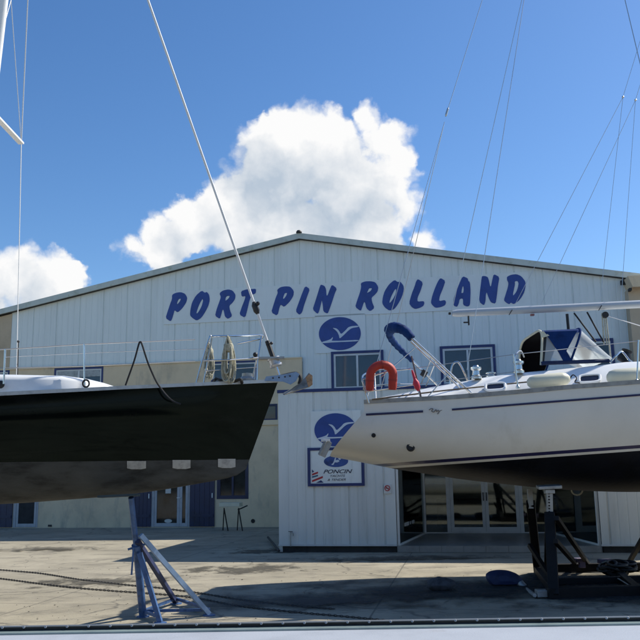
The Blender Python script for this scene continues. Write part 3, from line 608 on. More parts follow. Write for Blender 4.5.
trow('PONCIN', 337, 473.3, 0.125, 1.38, m_ink, bold=0.002); trow('YACHTS', 337, 477.0, 0.075, 1.25, m_ink); trow('& TENDER', 336.5, 480.8, 0.075, 1.25, m_ink)
for poly, mt in (([(312, 469.5), (314.2, 471.6), (312.2, 472.8)], m_navy), ([(312.1, 473.7), (318, 471.6), (318, 473.4), (312.1, 475.6)], m_signred), ([(312.1, 476.2), (318, 474.7), (318, 476.3), (312.1, 478)], m_signteal), ([(312.1, 480.2), (322.8, 476.0), (322.8, 478.0), (312.1, 482.2)], m_signred), ([(316, 482.9), (321, 480.2), (323.6, 482.6)], m_navy)):
    flat_shape([[fp(x, y, OFFP) for x, y in poly]], OFFP + .001, 'stripe', mt, cs, 0.004, 0)
# no smoking sign
p = fp(387.3, 488.2, OFFP); ns = thing('no_smoking_sign', 'tiny square no smoking sign with red ring beside the glass entrance', 'sign', fw(p[0], p[1], OFFP))
b = MB(); b.fbox(p[0] - .085, p[0] + .085, p[1] - .12, p[1] + .085, OFF_PORCH + .002, OFFP); b.build('plate', m_white, ns)
flat_shape([[(p[0] + .068 * math.cos(i / 28 * 6.2832), p[1] + .068 * math.sin(i / 28 * 6.2832)) for i in range(28)], [(p[0] + .048 * math.cos(i / 28 * 6.2832), p[1] + .048 * math.sin(i / 28 * 6.2832)) for i in range(28)]], OFFP + .001, 'ring', m_signred, ns, .004, 0)
flat_shape([[(p[0] - .048, p[1] + .035), (p[0] - .035, p[1] + .048), (p[0] + .048, p[1] - .035), (p[0] + .035, p[1] - .048)]], OFFP + .0015, 'slash', m_signred, ns, .004, 0)
b = MB(); b.fbox(p[0] - .04, p[0] + .035, p[1] - .008, p[1] + .008, OFFP + .0005, OFFP + .003); b.build('cigarette', m_black, ns)
# tap on the porch wall
p = fp(291, 538, OFF_PORCH); tp = thing('wall_tap', 'small dark water tap at the foot of the porch wall', 'tap', fw(p[0], 0.0, OFF_PORCH + .05))
b = MB(); b.tube(curve([fw(p[0], .14, OFF_PORCH + .05), fw(p[0], p[1] + .07, OFF_PORCH + .05), fw(p[0] + .02, p[1] + .13, OFF_PORCH + .05), fw(p[0] + .06, p[1] + .11, OFF_PORCH + .06), fw(p[0] + .065, p[1] + .05, OFF_PORCH + .06)]), .014); b.build('pipe', m_galv, tp, smooth=True)
b = MB(); b.beam(fw(p[0] - .05, p[1] + .15, OFF_PORCH + .05), fw(p[0] + .05, p[1] + .15, OFF_PORCH + .05), .02, .012); b.tube([fw(p[0], p[1] + .11, OFF_PORCH + .05), fw(p[0], p[1] + .15, OFF_PORCH + .05)], .008); b.build('handle', m_dark, tp)

# ================================================================== NEIGHBOUR on the right
nb_ = fp(636, 380, 0.45); s_n = nb_[0]
nbd = thing('neighbour_building', 'cream rendered building with deep eave touching the warehouse on its right', 'building', fw(s_n + 4, 0, 0.45))
z_e0 = fp(634, 288, 0.6)[1]; z_e1 = fp(634, 277, 0.6)[1]
b = MB(); b.fbox(s_n, s_n + 14, 0, z_e0 + .02, -12, 0.45); b.build('wall', m_beige, nbd)
se = fp(627.5, 280, 0.7)[0]; b = MB(); b.prism([fw(se, z_e1, 0.8), fw(se + .12, z_e0, 0.8), fw(s_n + 14, z_e0 - .3, 0.8), fw(s_n + 14, z_e1 + .3, 0.8)], FN * -13); b.build('eave', m_cream, nbd)
b = MB(); b.fbox(se + .10, s_n - .02, z_e0 - .10, z_e0 - .02, 0.5, 0.75); b.build('bracket', m_black, nbd)
shd_ = thing('added_shed', 'long dark green shed added unseen behind the near yacht for reflections', 'shed', V((0, -15, 0)))  # added out of view to darken hull reflections and cut sky fill
b = MB(); b.box((0, -18.1, 3.0), (70, 6, 6.0)); b.build('wall', M('dark_green_sheeting', (0.018, 0.026, 0.022), .6, var=.2, scale=1.0, stretch=(3, 3, .3)), shd_)
b = MB(); b.prism([V((-35.3, -14.7, 6.02)), V((-35.3, -21.5, 6.02)), V((-35.3, -18.1, 7.4))], V((70.6, 0, 0))); b.build('roof', m_roof, shd_)
for k in range(-3, 4):
    b = MB(); b.box((k * 9.0, -15.04, 2.2), (5.0, .1, 4.4)); b.build('door', M('shed_door_paint', (.03, .04, .06), .5, var=.2) if k == -3 else bpy.data.materials['shed_door_paint'], shd_)

# ================================================================== HULL TOOLS
def split_hull(P, cuts, slope, names, mats, parent, x_ref=0.0):
    """cut a station grid with planes z = z0 + slope*(x-x_ref) and give each band a mesh of its own"""
    me = MB(); me.grid(P); bm = bmesh.new(); vs = [bm.verts.new(v) for v in me.v]
    for f in me.f:
        try: bm.faces.new([vs[i] for i in f])
        except ValueError: pass
    bmesh.ops.remove_doubles(bm, verts=bm.verts[:], dist=1e-4)
    for z0 in cuts:
        bmesh.ops.bisect_plane(bm, geom=bm.verts[:] + bm.edges[:] + bm.faces[:], plane_co=(x_ref, 0, z0), plane_no=(-slope, 0, 1), dist=1e-5)
    bmesh.ops.recalc_face_normals(bm, faces=bm.faces[:]); bm.verts.index_update(); lim = [1e9] + list(cuts) + [-1e9]; out = []
    for k, (nm, mt) in enumerate(zip(names, mats)):
        mb = MB(); idx = {}
        for f in bm.faces:
            cpt = f.calc_center_median(); h = cpt.z - slope * (cpt.x - x_ref)
            if lim[k + 1] <= h < lim[k]:
                ids = []
                for v in f.verts:
                    if v.index not in idx: idx[v.index] = len(mb.v); mb.v.append(v.co.copy())
                    ids.append(idx[v.index])
                mb.f.append(tuple(ids))
        out.append(mb.build(nm, mt, parent, smooth=True))
    bm.free(); return out
def wire(mb, a, b, r=0.006, n=5): mb.tube([a, b], r, n); return mb

# ================================================================== CREAM YACHT (right)
YC = 13.6
def bR(px): return 1.25 + (1.95 - 1.25) * min(1, max(0, (px - 364) / 200)) ** 0.8
TAB = [(364, 404), (400, 402), (440, 400), (500, 395.5), (540, 392), (560, 390), (600, 387), (640, 384)]
sx, sz, sb = [], [], []
for px, py in TAB:
    p = at(px, py, YC - bR(px)); sx.append(p.x); sz.append(p.z); sb.append(bR(px))
TRIM = math.tan(math.radians(2.9))
x_last = sx[-1]; z_last = sz[-1]; s_sl = (sz[-1] - sz[3]) / (sx[-1] - sx[3])
for dx, bb in ((1.0, 1.97), (2.5, 1.85), (4.0, 1.5), (5.5, .95), (6.8, .35), (7.5, .02)):
    sx.append(x_last + dx); sz.append(z_last + s_sl * dx + 0.006 * dx * dx); sb.append(bb)
KT = [(325, 456), (345, 459.5), (367, 463.5), (393, 468.5), (430, 474), (470, 480), (520, 485.5), (560, 489.5), (600, 492), (640, 493)]
kx, kz = [], []
for px, py in KT:
    p = at(px, py, YC - 0.75); kx.append(p.x); kz.append(p.z)
klast = kx[-1]
for dx, dz in ((1.5, .06), (3, .25), (4.5, .6), (5.6, 1.0), (6.3, 1.4)):
    kx.append(klast + dx); kz.append(kz[9] + dz)
def hull_grid2(NT, NR, sxf, szf, sbf, kxf, kzf, yc, n1=2.6, wfun=None, skew=0.0):
    P = []
    for i in range(NT + 1):
        t = i / NT; xs_ = sxf(t); zs_ = szf(xs_); b_ = max(0.004, sbf(xs_)); xk = kxf(t); zk = kzf(xk); row = []
        for j in range(2 * NR + 1):
            side = 1 if j < NR else -1; ph = (j / NR if j <= NR else (2 * NR - j) / NR) * math.pi / 2
            q = math.sin(ph) ** (2 / n1); y = b_ * max(0, math.cos(ph)) ** (2 / n1) if j != NR else 0.0
            ww = wfun(q) if wfun else q
            row.append(V((xs_ + (xk - xs_) * ww + skew * (side * y + b_) * (1 - t) ** 8, yc + side * y, zs_ - (zs_ - zk) * q)))
        P.append(row)
    return P
X0, X1 = sx[0], sx[-1]; K0, K1 = kx[0], kx[-1]
PR = hull_grid2(64, 22, lambda t: X0 + (X1 - X0) * t, lambda x: spl(sx, sz, x), lambda x: spl(sx, sb, x), lambda t: K0 + (K1 - K0) * t, lambda x: spl(kx, kz, x), YC, 2.7,
                wfun=lambda q: max(0, (q - 0.16) / 0.84), skew=0.085)
cy = thing('sailing_yacht', 'cream hulled sailing yacht with navy stripes, blue sprayhood and black bottom on a cradle', 'yacht', V((4.5, YC, 0)))
p_wl = at(500, 455.0, YC - 1.72); p_wl2 = at(500, 458.3, YC - 1.70); p_wl3 = at(500, 460.8, YC - 1.69)
p640 = at(640, 443.5, YC - 1.75); p500 = at(500, 453.6, YC - 1.72); SLR = (p640.z - p500.z) / (p640.x - p500.x)
hs = split_hull(PR, [p_wl.z, p_wl2.z, p_wl3.z], SLR, ['topsides', 'boot_stripe', 'cream_line', 'underbody'], [m_creamgel, m_boot, m_creamgel, m_antiblack], cy, p_wl.x)
# transom cap, deck
c = MB(); row = PR[0]; n = len(row); c.grid([[row[k], row[n - 1 - k]] for k in range(n // 2 + 1)]); c.build('transom', m_creamgel, cy)
NEAR = [r[-1] for r in PR]; FAR = [r[0] for r in PR]
c = MB(); c.grid([[a + (b - a) * k / 6 + V((0, 0, 0.07 * math.sin(math.pi * k / 6))) for k in range(7)] for a, b in zip(NEAR, FAR)]); c.build('deck', m_gel, cy, smooth=True)
for side in (NEAR, FAR):
    c = MB(); sg = 1 if side is NEAR else -1
    pts = [p + V((0, sg * 0.02, 0.02)) for p in side]
    for i in range(len(pts) - 1): pass
    ring = [[p + V((0, -0.03 * sg, -0.02)), p + V((0, -0.03 * sg, 0.045)), p + V((0, 0.03 * sg, 0.05)), p + V((0, 0.03 * sg, -0.02))] for p in pts]
    c.grid(ring, wrap=True); c.add(ring[0], [(0, 1, 2, 3)]); c.add(ring[-1], [(0, 1, 2, 3)]); c.build('toe_rail', M('grey_toe_rail', (0.30, 0.30, 0.28), 0.6, var=0.15, scale=8) if side is NEAR else bpy.data.materials['grey_toe_rail'], cy)
def hull_bvh(P):
    mb = MB(); mb.grid(P); return BVHTree.FromPolygons([tuple(v) for v in mb.v], mb.f)
BV_R = hull_bvh(PR)
def surf_y(px, py):
    """near-side hull surface under a pixel"""
    h = BV_R.ray_cast(EYE, ray(px, py).normalized()); return h[0].y if h[0] is not None else YC - 1.5
def hull_strip(pxs, half, name, mat, lift=0.004):
    P = []
    for px, py in pxs:
        Y = surf_y(px, py); p = at(px, py, Y - 0.004 - lift); P.append([p + V((0, -lift, half)), p + V((0, -lift * 1.0, -half)), p + V((0, 0.03, -half)), p + V((0, 0.03, half))])
    c = MB(); c.grid(P, wrap=True); c.add(P[0], [(0, 1, 2, 3)]); c.add(P[-1], [(0, 1, 2, 3)]); return c.build(name, mat, cy)
hull_strip([(366, 414.6), (385, 413.6), (405, 412.5), (423, 411.4)], 0.016, 'cove_stripe', m_boot)
hull_strip([(452 + k * 15.5, 409.6 - k * 1.21) for k in range(16)], 0.014, 'cove_stripe', m_boot)
# script name between the stripes
sc_ = [(429, 410), (431, 408.6), (433, 409), (431.5, 411), (434, 412), (436, 409.5), (436.6, 411.5), (438.5, 410.2), (439, 412.5), (437.5, 414), (440, 411), (442, 410.2), (443.5, 411), (446.5, 409.8)]
Yn = surf_y(438, 411); c = MB(); c.tube(curve([at(x, y, Yn - 0.008) for x, y in sc_], 4), 0.007, 5); c.build('script_mark', M('grey_script', (0.22, 0.2, 0.17), 0.6), cy, smooth=True)
# through-hull fittings
for px, py, r in ((373.5, 435.5, 0.032), (410.5, 447.5, 0.062)):
    Y = surf_y(px, py); p = at(px, py, Y - 0.005); c = MB(); c.lathe([(r, 0), (r * 1.05, 0.02), (r * .7, 0.03), (r * .6, 0.012), (0, 0.01)], p, (0, -1, 0.05), 18); c.build('hull_fitting', m_black, cy, smooth=True)
# stern ladder
c = MB(); YL = YC - 0.9; c.beam(at(328.5, 441, YL), at(321.5, 456, YL), 0.13, 0.075, up=(0, 1, 0)); c.beam(at(326.2, 441, YL - .1), at(319.6, 455.5, YL - .1), 0.03, 0.03); lad = c.build('stern_ladder', m_galv, cy, bevel=0.008)
c = MB(); c.obox(at(325.5, 440.4, YL), V((0.07, 0, 0.0)), V((0, 0.07, 0)), V((0, 0, 0.02))); c.build('ladder_hinge', m_gel, lad, bevel=0.006)
# coamings and coachroof: side wall profile traced near side at yc-1.15
def loft_house(prof, yin, ytop, name, mat, yc=YC, n=10, base_drop=0.12):
    """prof: (px,py_top,py_base); symmetrical cabin/coaming with rounded shoulders"""
    P = []
    yin0, run = yin, yin - ytop
    for px, pt, pb in prof:
        x_ = at(px, pb, yc - yin0).x; yin = min(yin0, spl(sx, sb, x_) - .17); ytop = yin - run
        t = at(px, pt, yc - ytop); bse = at(px, pb, yc - yin); zt = t.z; zb2 = bse.z - base_drop; x = bse.x; row = []
        h = zt - zb2
        half = [(yin, 0), (yin - .015, base_drop), (yin - .02, base_drop + .012), (ytop + .03, h * .90), (ytop - .02, h * .965), (ytop - .10, h), (ytop * .5, h + .035)]
        row = [V((x, yc - a, zb2 + b)) for a, b in half] + [V((x, yc, zb2 + h + .05))] + [V((x, yc + a, zb2 + b)) for a, b in half[::-1]]; n = len(row) - 1
        P.append(row)
    c = MB(); c.grid(P); c.add(P[0], [tuple(range(n + 1))]); c.add(P[-1], [tuple(range(n + 1))]); return c.build(name, mat, cy, smooth=True)
loft_house([(376, 399.3, 402), (400, 394.5, 400), (438, 386.5, 398), (470, 381, 396), (500, 375.5, 393), (540, 371, 390), (575, 368, 387), (610, 364.5, 384), (640, 361, 381), (668, 360, 379), (690, 362, 377), (705, 374, 376)], 1.42, 1.00, 'coachroof', m_gel)
# portlights with rims
YP = YC - 1.30
def portlight(x0, y0, x1, y1, tilt):
    c = MB(); out = []
    for i in range(28):
        a = 2 * math.pi * i / 28; cx = math.copysign(abs(math.cos(a)) ** 0.5, math.cos(a)); cz = math.copysign(abs(math.sin(a)) ** 0.5, math.sin(a))
        px = (x0 + x1) / 2 + cx * (x1 - x0) / 2; py = (y0 + y1) / 2 - cz * (y1 - y0) / 2 + tilt * cx * (x1 - x0) / 2; out.append(at(px, py, YP - 0.03 + (py - (y0 + y1) / 2) * -0.016))
    r = MB(); r.tube(out, 0.022, 8, closed=True); rim = r.build('portlight', m_gel, cy, smooth=True)
    c.prism(out, V((0, 0.05, 0))); c.build('pane', M('portlight_glass', (0.012, 0.014, 0.03), 0.08, var=0.2) if 'portlight_glass' not in bpy.data.materials else bpy.data.materials['portlight_glass'], rim)
portlight(485.5, 383.2, 505, 390, -0.07); portlight(579, 374.8, 600, 382.2, -0.07); portlight(652, 369, 668, 376, -0.07)
# dark rub line on coaming
c = MB(); c.tube([at(x, y, YC - 1.36) for x, y in ((372, 399.5), (400, 396), (440, 391), (484, 386.5))], 0.012, 6); c.build('coaming_trim', M('teak_trim', (0.12, 0.09, 0.06), 0.6), cy)
c = MB(); c.tube([at(x, y, YC - 1.36) for x, y in ((507, 384), (527, 382))], 0.012, 6); c.build('coaming_trim', bpy.data.materials['teak_trim'], cy)
# winches
def winch(px, pyb, pyt, Y):
    b_ = at(px, pyb, Y); t_ = at(px, pyt, Y); h = t_.z - b_.z; c = MB()
    c.lathe([(0.0, 0), (0.085, 0), (0.085, h * .18), (0.06, h * .28), (0.055, h * .6), (0.085, h * .72), (0.085, h * .86), (0.05, h * .92), (0.04, h), (0, h)], b_, n=22); c.build('winch', m_steel, cy, smooth=True)
winch(476.5, 379, 365.5, YC - 1.0); winch(519, 373.5, 359.5, YC - 1.05); winch(491, 377, 372, YC - .4)
# U-shaped guard on the coaming
c = MB(); c.tube(curve([at(450, 384, YC - .8), at(452, 366, YC - .8), at(457, 362, YC - .8), at(461, 366, YC - .8), at(468, 381, YC - .8)]), 0.016); c.build('grab_hoop', m_steel, cy, smooth=True)
# pushpit, stanchions, lifelines
YN = YC - 1.4; YF = YC + 1.35
pp = MB()
pp.tube(curve([at(369, 403, YN), at(363.5, 385, YN), at(362.3, 377.5, YN + .05), at(366, 373.5, YN + .3), at(378, 370, YC - .4), at(409, 368.6, YF), at(412, 371, YF), at(414, 380, YF), at(416, 394, YF)], 8), 0.014)
pp.tube([at(363.5, 389, YN), at(372, 385.5, YC - .3), at(400, 383.5, YF - .1), at(414.5, 384, YF)], 0.011)
pp.tube([at(376, 401, YC - .9), at(374.5, 371.5, YC - .6)], 0.012)
pp.tube([at(362.5, 379, YN), at(387, 371.5, YN + .02), at(411, 368.6, YN + .05)], 0.012); pp.tube([at(411, 368.6, YN + .05), at(420.5, 397.5, YN)], 0.012)
pp.tube([at(364, 392, YN), at(418, 384, YN + .02)], 0.010)
pp.build('pushpit', m_steel, cy, smooth=True)
st_px = [((518, 388.5), (513.5, 354)), ((637, 382.5), (638.5, 340)), ((757, 372), (765, 327))]
for (b0, t0) in st_px:
    c = MB(); c.tube([at(*b0, YC - 1.86), at(*t0, YC - 1.86)], 0.012); c.lathe([(.03, 0), (.03, .03), (.014, .05)], at(*b0, YC - 1.86)); c.build('stanchion', m_steel, cy, smooth=True)
c = MB(); c.tube(curve([at(518, 388, YC - 1.84), at(515, 365, YC - 1.84), at(516, 354, YC - 1.8), at(521, 351, YC - 1.7), at(524, 357, YC - 1.6)]), 0.011); c.build('stanchion_brace', m_steel, cy, smooth=True)
c = MB(); wire(c, at(411, 368.6, YN + .05), at(513.5, 354.5, YC - 1.86), .006); wire(c, at(513.5, 354.5, YC - 1.86), at(638.5, 341, YC - 1.86), .006); wire(c, at(638.5, 341, YC - 1.86), at(765, 328, YC - 1.86), .006)
wire(c, at(418, 384, YN), at(516, 371.5, YC - 1.86), .005); c.build('lifeline', m_wire, cy)
# bow pulpit off to the right
c = MB(); xb = X1; zb2 = spl(sx, sz, xb); c.tube(curve([V((xb - 1.6, YC - .8, zb2 - .05)), V((xb - 1.2, YC - .75, zb2 + .55)), V((xb - .1, YC, zb2 + .6)), V((xb - 1.2, YC + .75, zb2 + .55)), V((xb - 1.6, YC + .8, zb2 - .05))], 8), .014); c.build('pulpit', m_steel, cy, smooth=True)
# sprayhood
def arch(xpx, ytop_px, ybase_px, hw, xlean=0.0, n=20, e=0.36, ybase_near=None):
    t = at(xpx, ytop_px, YC - hw * 0.6); b_ = at(xpx + xlean, ybase_px, YC - hw); P = []
    for k in range(n + 1):
        a = math.pi * k / n; cx = math.copysign(abs(math.cos(a)) ** e, math.cos(a)); s_ = abs(math.sin(a)) ** e
        P.append(V((b_.x + (t.x - b_.x) * s_, YC - hw * cx, b_.z + (t.z - b_.z) * s_)))
    return P
HW = 0.76
a_r = arch(538, 330.5, 365, HW, 3); a_m1 = arch(543, 330.2, 364.5, HW, 1); a_m = arch(578, 328.5, 363.5, HW, -8); a_f = arch(609, 360, 362, HW * .95, 0)
spray = MB(); nn = 20
def rows(A, B, k0, k1, m=5): return [[A[k] + (B[k] - A[k]) * i / m for k in range(k0, k1 + 1)] for i in range(m + 1)]
spray.grid(rows(a_r, a_m, 4, nn - 4)); sh = spray.build('sprayhood', m_canvas, cy, smooth=True)
for k0, k1 in ((0, 4), (nn - 4, nn)):
    c = MB(); c.grid(rows(a_m1, a_m, k0, k1)); c.build('side_window', m_vinyl, sh, smooth=True)
    c = MB(); c.grid(rows(a_r, a_m1, k0, k1)); c.build('side_flap', m_black, sh, smooth=True)
c = MB(); c.grid(rows(a_m, a_f, 1, nn - 1)); c.build('front_window', m_vinyl, sh, smooth=True)
c = MB(); c.tube(a_r, 0.020, 8); c.build('edge_binding', m_binding, sh, smooth=True)
c = MB(); c.tube(a_m, 0.018, 8); c.build('seam', m_canvas, sh, smooth=True)
c = MB(); c.tube([a_r[0] + V((0, -.01, .02)), a_m1[0] + V((0, -.01, .02)), a_m[0] + V((0, -.01, .02)), a_f[0] + V((0, -.01, .02))], 0.032, 6); c.build('hem', m_canvasd, sh, smooth=True)
def band(A, B, w0, name, mat):
    c = MB(); c.tube([A, B], w0, 6); return c.build(name, mat, sh)
inner = lambda A, k_: [V((p.x + k_, YC + (p.y - YC) * .975, p.z - .02 * (0 < i < nn))) for i, p in enumerate(A)]
c = MB(); c.grid(rows(inner(a_r, .02), inner(a_m, -.03), 4, nn)); c.build('inner_shade', M('hood_inner_shade', (.004, .004, .005), .9, var=.2, spec=.05), sh, smooth=True)  # added near-black sheet paints the shade inside the hood
# canvas panel sweeping down from the roof to the hem between the side windows
pa = [at(544.5, 331.8, YC - HW - .015), at(577.5, 330.5, YC - HW - .015), at(566.5, 351, YC - HW - .015), at(573.5, 363, YC - HW - .015), at(564.5, 363, YC - HW - .015), at(558, 351, YC - HW - .015)]
c = MB(); c.prism(pa, V((0, .012, 0))); c.build('side_panel', m_canvas, sh)
pa = [at(540.5, 331.5, YC - HW - .02), at(543.5, 331, YC - HW * .98 - .02), at(549.5, 335.6, YC - HW - .02), at(541.5, 338, YC - HW - .02)]
c = MB(); c.prism(pa, V((0, .012, 0))); c.build('corner_patch', m_binding, sh)
# bimini folded back with blue cover
nr0 = at(471, 393, YN + .05); nr1 = at(412, 338.5, YN + .2); fr0 = at(438, 386, YC + 1.0); fr1 = at(412.5, 361, YC + .85)
hoop = curve([nr1, at(405, 331, YN + .25), at(397, 327.6, YN + .35), at(391.5, 328.2, YC - .7), at(389, 332, YC - .2), at(391, 338.5, YC + .35), at(396.5, 345.5, YC + .65), at(404, 353, YC + .78), fr1], 6)
c = MB(); c.tube([nr0, nr1], 0.020); c.tube([at(466, 393.5, YN + .2), at(411, 341.5, YN + .3)], 0.015); c.tube([fr0, fr1], 0.019); c.tube(hoop, 0.012)
c.tube([at(381, 377, YN), at(414, 348.5, YN + .25)], .009)
c.tube([at(421, 384, YC + .8), at(432, 357, YN + .25)], .011); c.tube([at(426, 386, YC + .8), at(436, 360.5, YN + .25)], .011); c.tube([at(430.5, 357, YN + .25), at(437, 362, YN + .25)], .011)
c.tube([at(425, 400, YN), at(448, 374, YN + .1)], .009)
bim = c.build('bimini_frame', m_steel, cy, smooth=True)
c = MB(); c.obox(at(424, 373.5, YC + .85), V((.045, 0, -.03)), V((0, .04, 0)), V((.03, 0, .05))); c.build('hinge_block', m_black, bim, bevel=.01)
rad = [0.060 + 0.030 * math.sin(math.pi * i / (len(hoop) - 1)) ** 0.8 + 0.007 * math.sin(i * 1.9) + .004 * math.sin(i * 4.3) for i in range(len(hoop))]
c = MB(); c.tube(hoop, [r * (1 if i < len(hoop) * .45 else .66) for i, r in enumerate(rad)], 12); c.build('bimini_cover', M('mid_blue_canvas', (0.009, 0.034, 0.125), .75, var=.2, scale=6, bump=.4, bscale=25, spec=.1), bim, smooth=True)
# boom, mast, rigging
MB_ = at(702, 372, YC); bm1 = at(452, 313.5, YC - .05)
mast_top = at(638, -495, YC); mx0 = MB_.x; mast_base = V((mx0 + 0.1, YC, MB_.z - .3)); mast_dir = (V((mast_top.x, YC, mast_top.z)) - mast_base)
c = MB(); P = []
for k in (0, 1):
    p = mast_base + mast_dir * k; P.append([p + V((math.cos(a) * .13, math.sin(a) * .075, 0)) for a in [2 * math.pi * i / 16 for i in range(16)]])
c.grid(P, wrap=True); c.add(P[1], [tuple(range(16))]); mast = c.build('mast', m_mast, cy, smooth=True)
gz = at(690, 301.5, YC); goose = mast_base + mast_dir * ((gz.z - mast_base.z) / mast_dir.z) - V((.12, 0, 0))
c = MB(); P = []; bd = (goose - bm1)
for k, (hh, ww) in ((0.0, (.045, .05)), (.02, (.065, .06)), (.35, (.066, .058)), (1.0, (.072, .058))):
    p = bm1 + bd * k; P.append([p + V((0, math.cos(a) * ww, math.sin(a) * hh)) for a in [2 * math.pi * i / 18 for i in range(18)]])
c.grid(P, wrap=True); c.add(P[0], [tuple(range(18))]); boom = c.build('boom', m_boom, cy, smooth=True)
for fx in (0.235, 0.6):
    p = bm1 + bd * fx; c = MB(); c.tube([p + V((-.03, -.07, -.09)), p + V((.03, -.075, .0))], .007, 6); c.build('boom_fitting', m_dark, boom)
c = MB(); p = bm1; c.obox(p + V((.28, 0, -.13)), V((.012, 0, 0)), V((0, .02, 0)), V((0, 0, .08))); c.obox(p + V((.23, 0, -.16)), V((.04, 0, .0)), V((0, .015, 0)), V((0, 0, .012))); c.obox(p + V((-.04, 0, .0)), V((.02, 0, .0)), V((0, .02, 0)), V((0, 0, .02))); c.build('boom_end_block', m_dark, boom, bevel=.006)
c = MB(); c.obox(bm1 + bd * .325 + V((0, -.03, -.10)), V((.03, 0, 0)), V((0, .03, 0)), V((0, 0, .015))); c.build('reef_mark', M('dull_red_fitting', (.25, .10, .09), .6), boom)
RW = 0.0065
ins = at(447, 112, YC)
c = MB(); wire(c, V(mast_top), ins, RW); split_ = at(444.5, 122, YC); c.lathe([(.01, -.09), (.02, -.06), (.02, .06), (.01, .09)], ins, (V(mast_top) - ins))
wire(c, split_, at(367, 398, YC - 1.25), RW * .9); wire(c, split_, at(381, 390, YC + 1.2), RW * .9); c.build('backstay', m_wire, cy)
c = MB(); wire(c, bm1 + V((0, 0, .05)), V(mast_top) + V((-.1, 0, 0)), RW * .9); c.build('topping_lift', m_wire, cy)
c = MB(); tA = at(467, 370, YC - 1.4); tB = at(524, 0, YC - .9); wire(c, tA, tA + (tB - tA) * 2.1, RW * .9); c.build('running_stay', m_wire, cy)
for (kx_, ky_, Yk, e1, e2) in ((623, 97, YC - .12, (514.5, 305.5), (600, 302.5)), (635.5, 100, YC + .12, (541, 304.5), (621, 301.5))):
    kp = at(kx_, ky_, Yk); c = MB(); wire(c, kp, at(*e1, Yk), .0045); wire(c, kp, at(*e2, Yk), .0045); wire(c, kp, at(kx_ + 30, ky_ - 98, YC), .0045); c.ball(kp, .022); c.build('lazy_jack', m_wire, cy)
c = MB(); wire(c, at(625, 0, YC - .8), at(656, 130, YC - 1.0), .008); wire(c, at(625, 0, YC - .8), V(mast_top) - V((0, 0, 2)), .008); wire(c, at(656, 130, YC - 1.0), at(700, 378, YC - 1.75), .008); c.build('shroud', m_wire, cy)
c = MB(); c.beam(at(665, 60, YC + .9), mast_base + mast_dir * .62, .05, .03); c.build('spreader', m_mast, mast)
# mainsheet tackle and vang gear under the boom
c = MB()
for a, b2 in (((574, 313), (596, 342)), ((587, 312), (603.5, 342))): c.tube([at(*a, YC - .05), at(*b2, YC - .05)], .014, 6)
c.build('mainsheet_line', m_ropeb, cy)
c = MB(); c.tube([at(567, 314, YC - .05), at(568.5, 330, YC - .05)], .026, 8); c.build('boom_strut', m_black, cy)
c = MB()
for a, b2 in (((602, 313), (604, 345)), ((604, 314), (607, 345)), ((606, 316), (611, 360))): c.tube([at(*a, YC - .05), at(*b2, YC - .05)], .011, 6)
c.build('mainsheet_tackle', m_rope, cy)
c = MB(); c.lathe([(.0, -.03), (.055, -.03), (.055, .03), (0, .03)], at(605, 315, YC - .05), (0, 1, 0)); c.build('sheet_block', m_black, cy, smooth=True)
c = MB(); wire(c, at(605, 315, YC - .05), at(690, 341, YC - .05), .008); c.build('vang_line', m_wire, cy)
# cowl / winch cluster on the cabin top
c = MB(); c.lathe([(0, 0), (.10, 0), (.11, .08), (.07, .15), (.09, .19), (0, .2)], at(623, 361, YC - .5), (0.5, 0, 1)); c.build('deck_vent', m_black, cy, smooth=True)
c = MB(); c.tube(curve([at(610, 362.5, YC - .7), at(616, 356, YC - .7), at(622, 352, YC - .6), at(629, 360, YC - .7), at(632, 362, YC - .7)]), .018); c.build('vent_guard', m_steel, cy, smooth=True)
# keel
kxx = at(660, 490, YC).x; c = MB(); P = []
zt = spl(kx, kz, kxx + .8) + .12
for z, x0, x1, tk in ((zt, kxx - .3, kxx + 2.4, .16), (.75, kxx + .1, kxx + 2.2, .13), (.22, kxx + .2, kxx + 2.2, .12)):
    P.append([V((x0 + (x1 - x0) * (0.5 - 0.5 * math.cos(a)), YC + tk * math.sin(a) * (1 if True else 0), z)) for a in [2 * math.pi * i / 20 for i in range(20)]])
c.grid(P, wrap=True); c.add(P[-1], [tuple(range(20))]); c.build('keel', m_antiblack, cy, smooth=True)

# things carried on the cream yacht
lb = MB(); ctr = at(381.5, 377, YN - .12); u_ = V((1, 0.15, 0.03)).normalized(); up_ = V((0.06, -0.12, 1)).normalized()
pts = []
for k in range(-4, 0): pts.append(ctr + u_ * (-.178 + .01 * (k + 4) * 0) + up_ * (-.20 + .05 * (k + 4)))
for k in range(0, 17): a = math.pi - math.pi * k / 16; pts.append(ctr + u_ * (.178 * math.cos(a)) + up_ * (.02 + .165 * math.sin(a)))
for k in range(0, 4): pts.append(ctr + u_ * .178 + up_ * (-.05 - .05 * k))
rr = [.055] + [.066] * (len(pts) - 2) + [.055]; lb.tube(pts, rr, 12)
lbt = thing('lifebuoy', 'orange red horseshoe lifebuoy hung on the stern rail', 'lifebuoy', ctr - V((0, 0, .25)))
lb.build('float', m_orange, lbt, smooth=True)
m_strap = M('dark_red_strap', (0.30, 0.03, 0.02), .7)
for k in (3, 12, 21):
    c = MB(); i = min(k, len(pts) - 2); d = (pts[i + 1] - pts[i - 1]).normalized(); c.lathe([(.0695, -.012), (.0695, .012)], pts[i], d, 14); c.build('strap', m_strap, lbt, smooth=True)
fg = MB(); base = at(421, 397, YN - .03); top = at(411.5, 356, YN - .03); dl_ = thing('danbuoy_light', 'thin pole with red plastic float strapped to the stern rail, right of the lifebuoy', 'buoy light', base)
fg.tube([base, top], .012); fg.build('pole', M('brown_pole', (.12, .08, .07), .5), dl_)
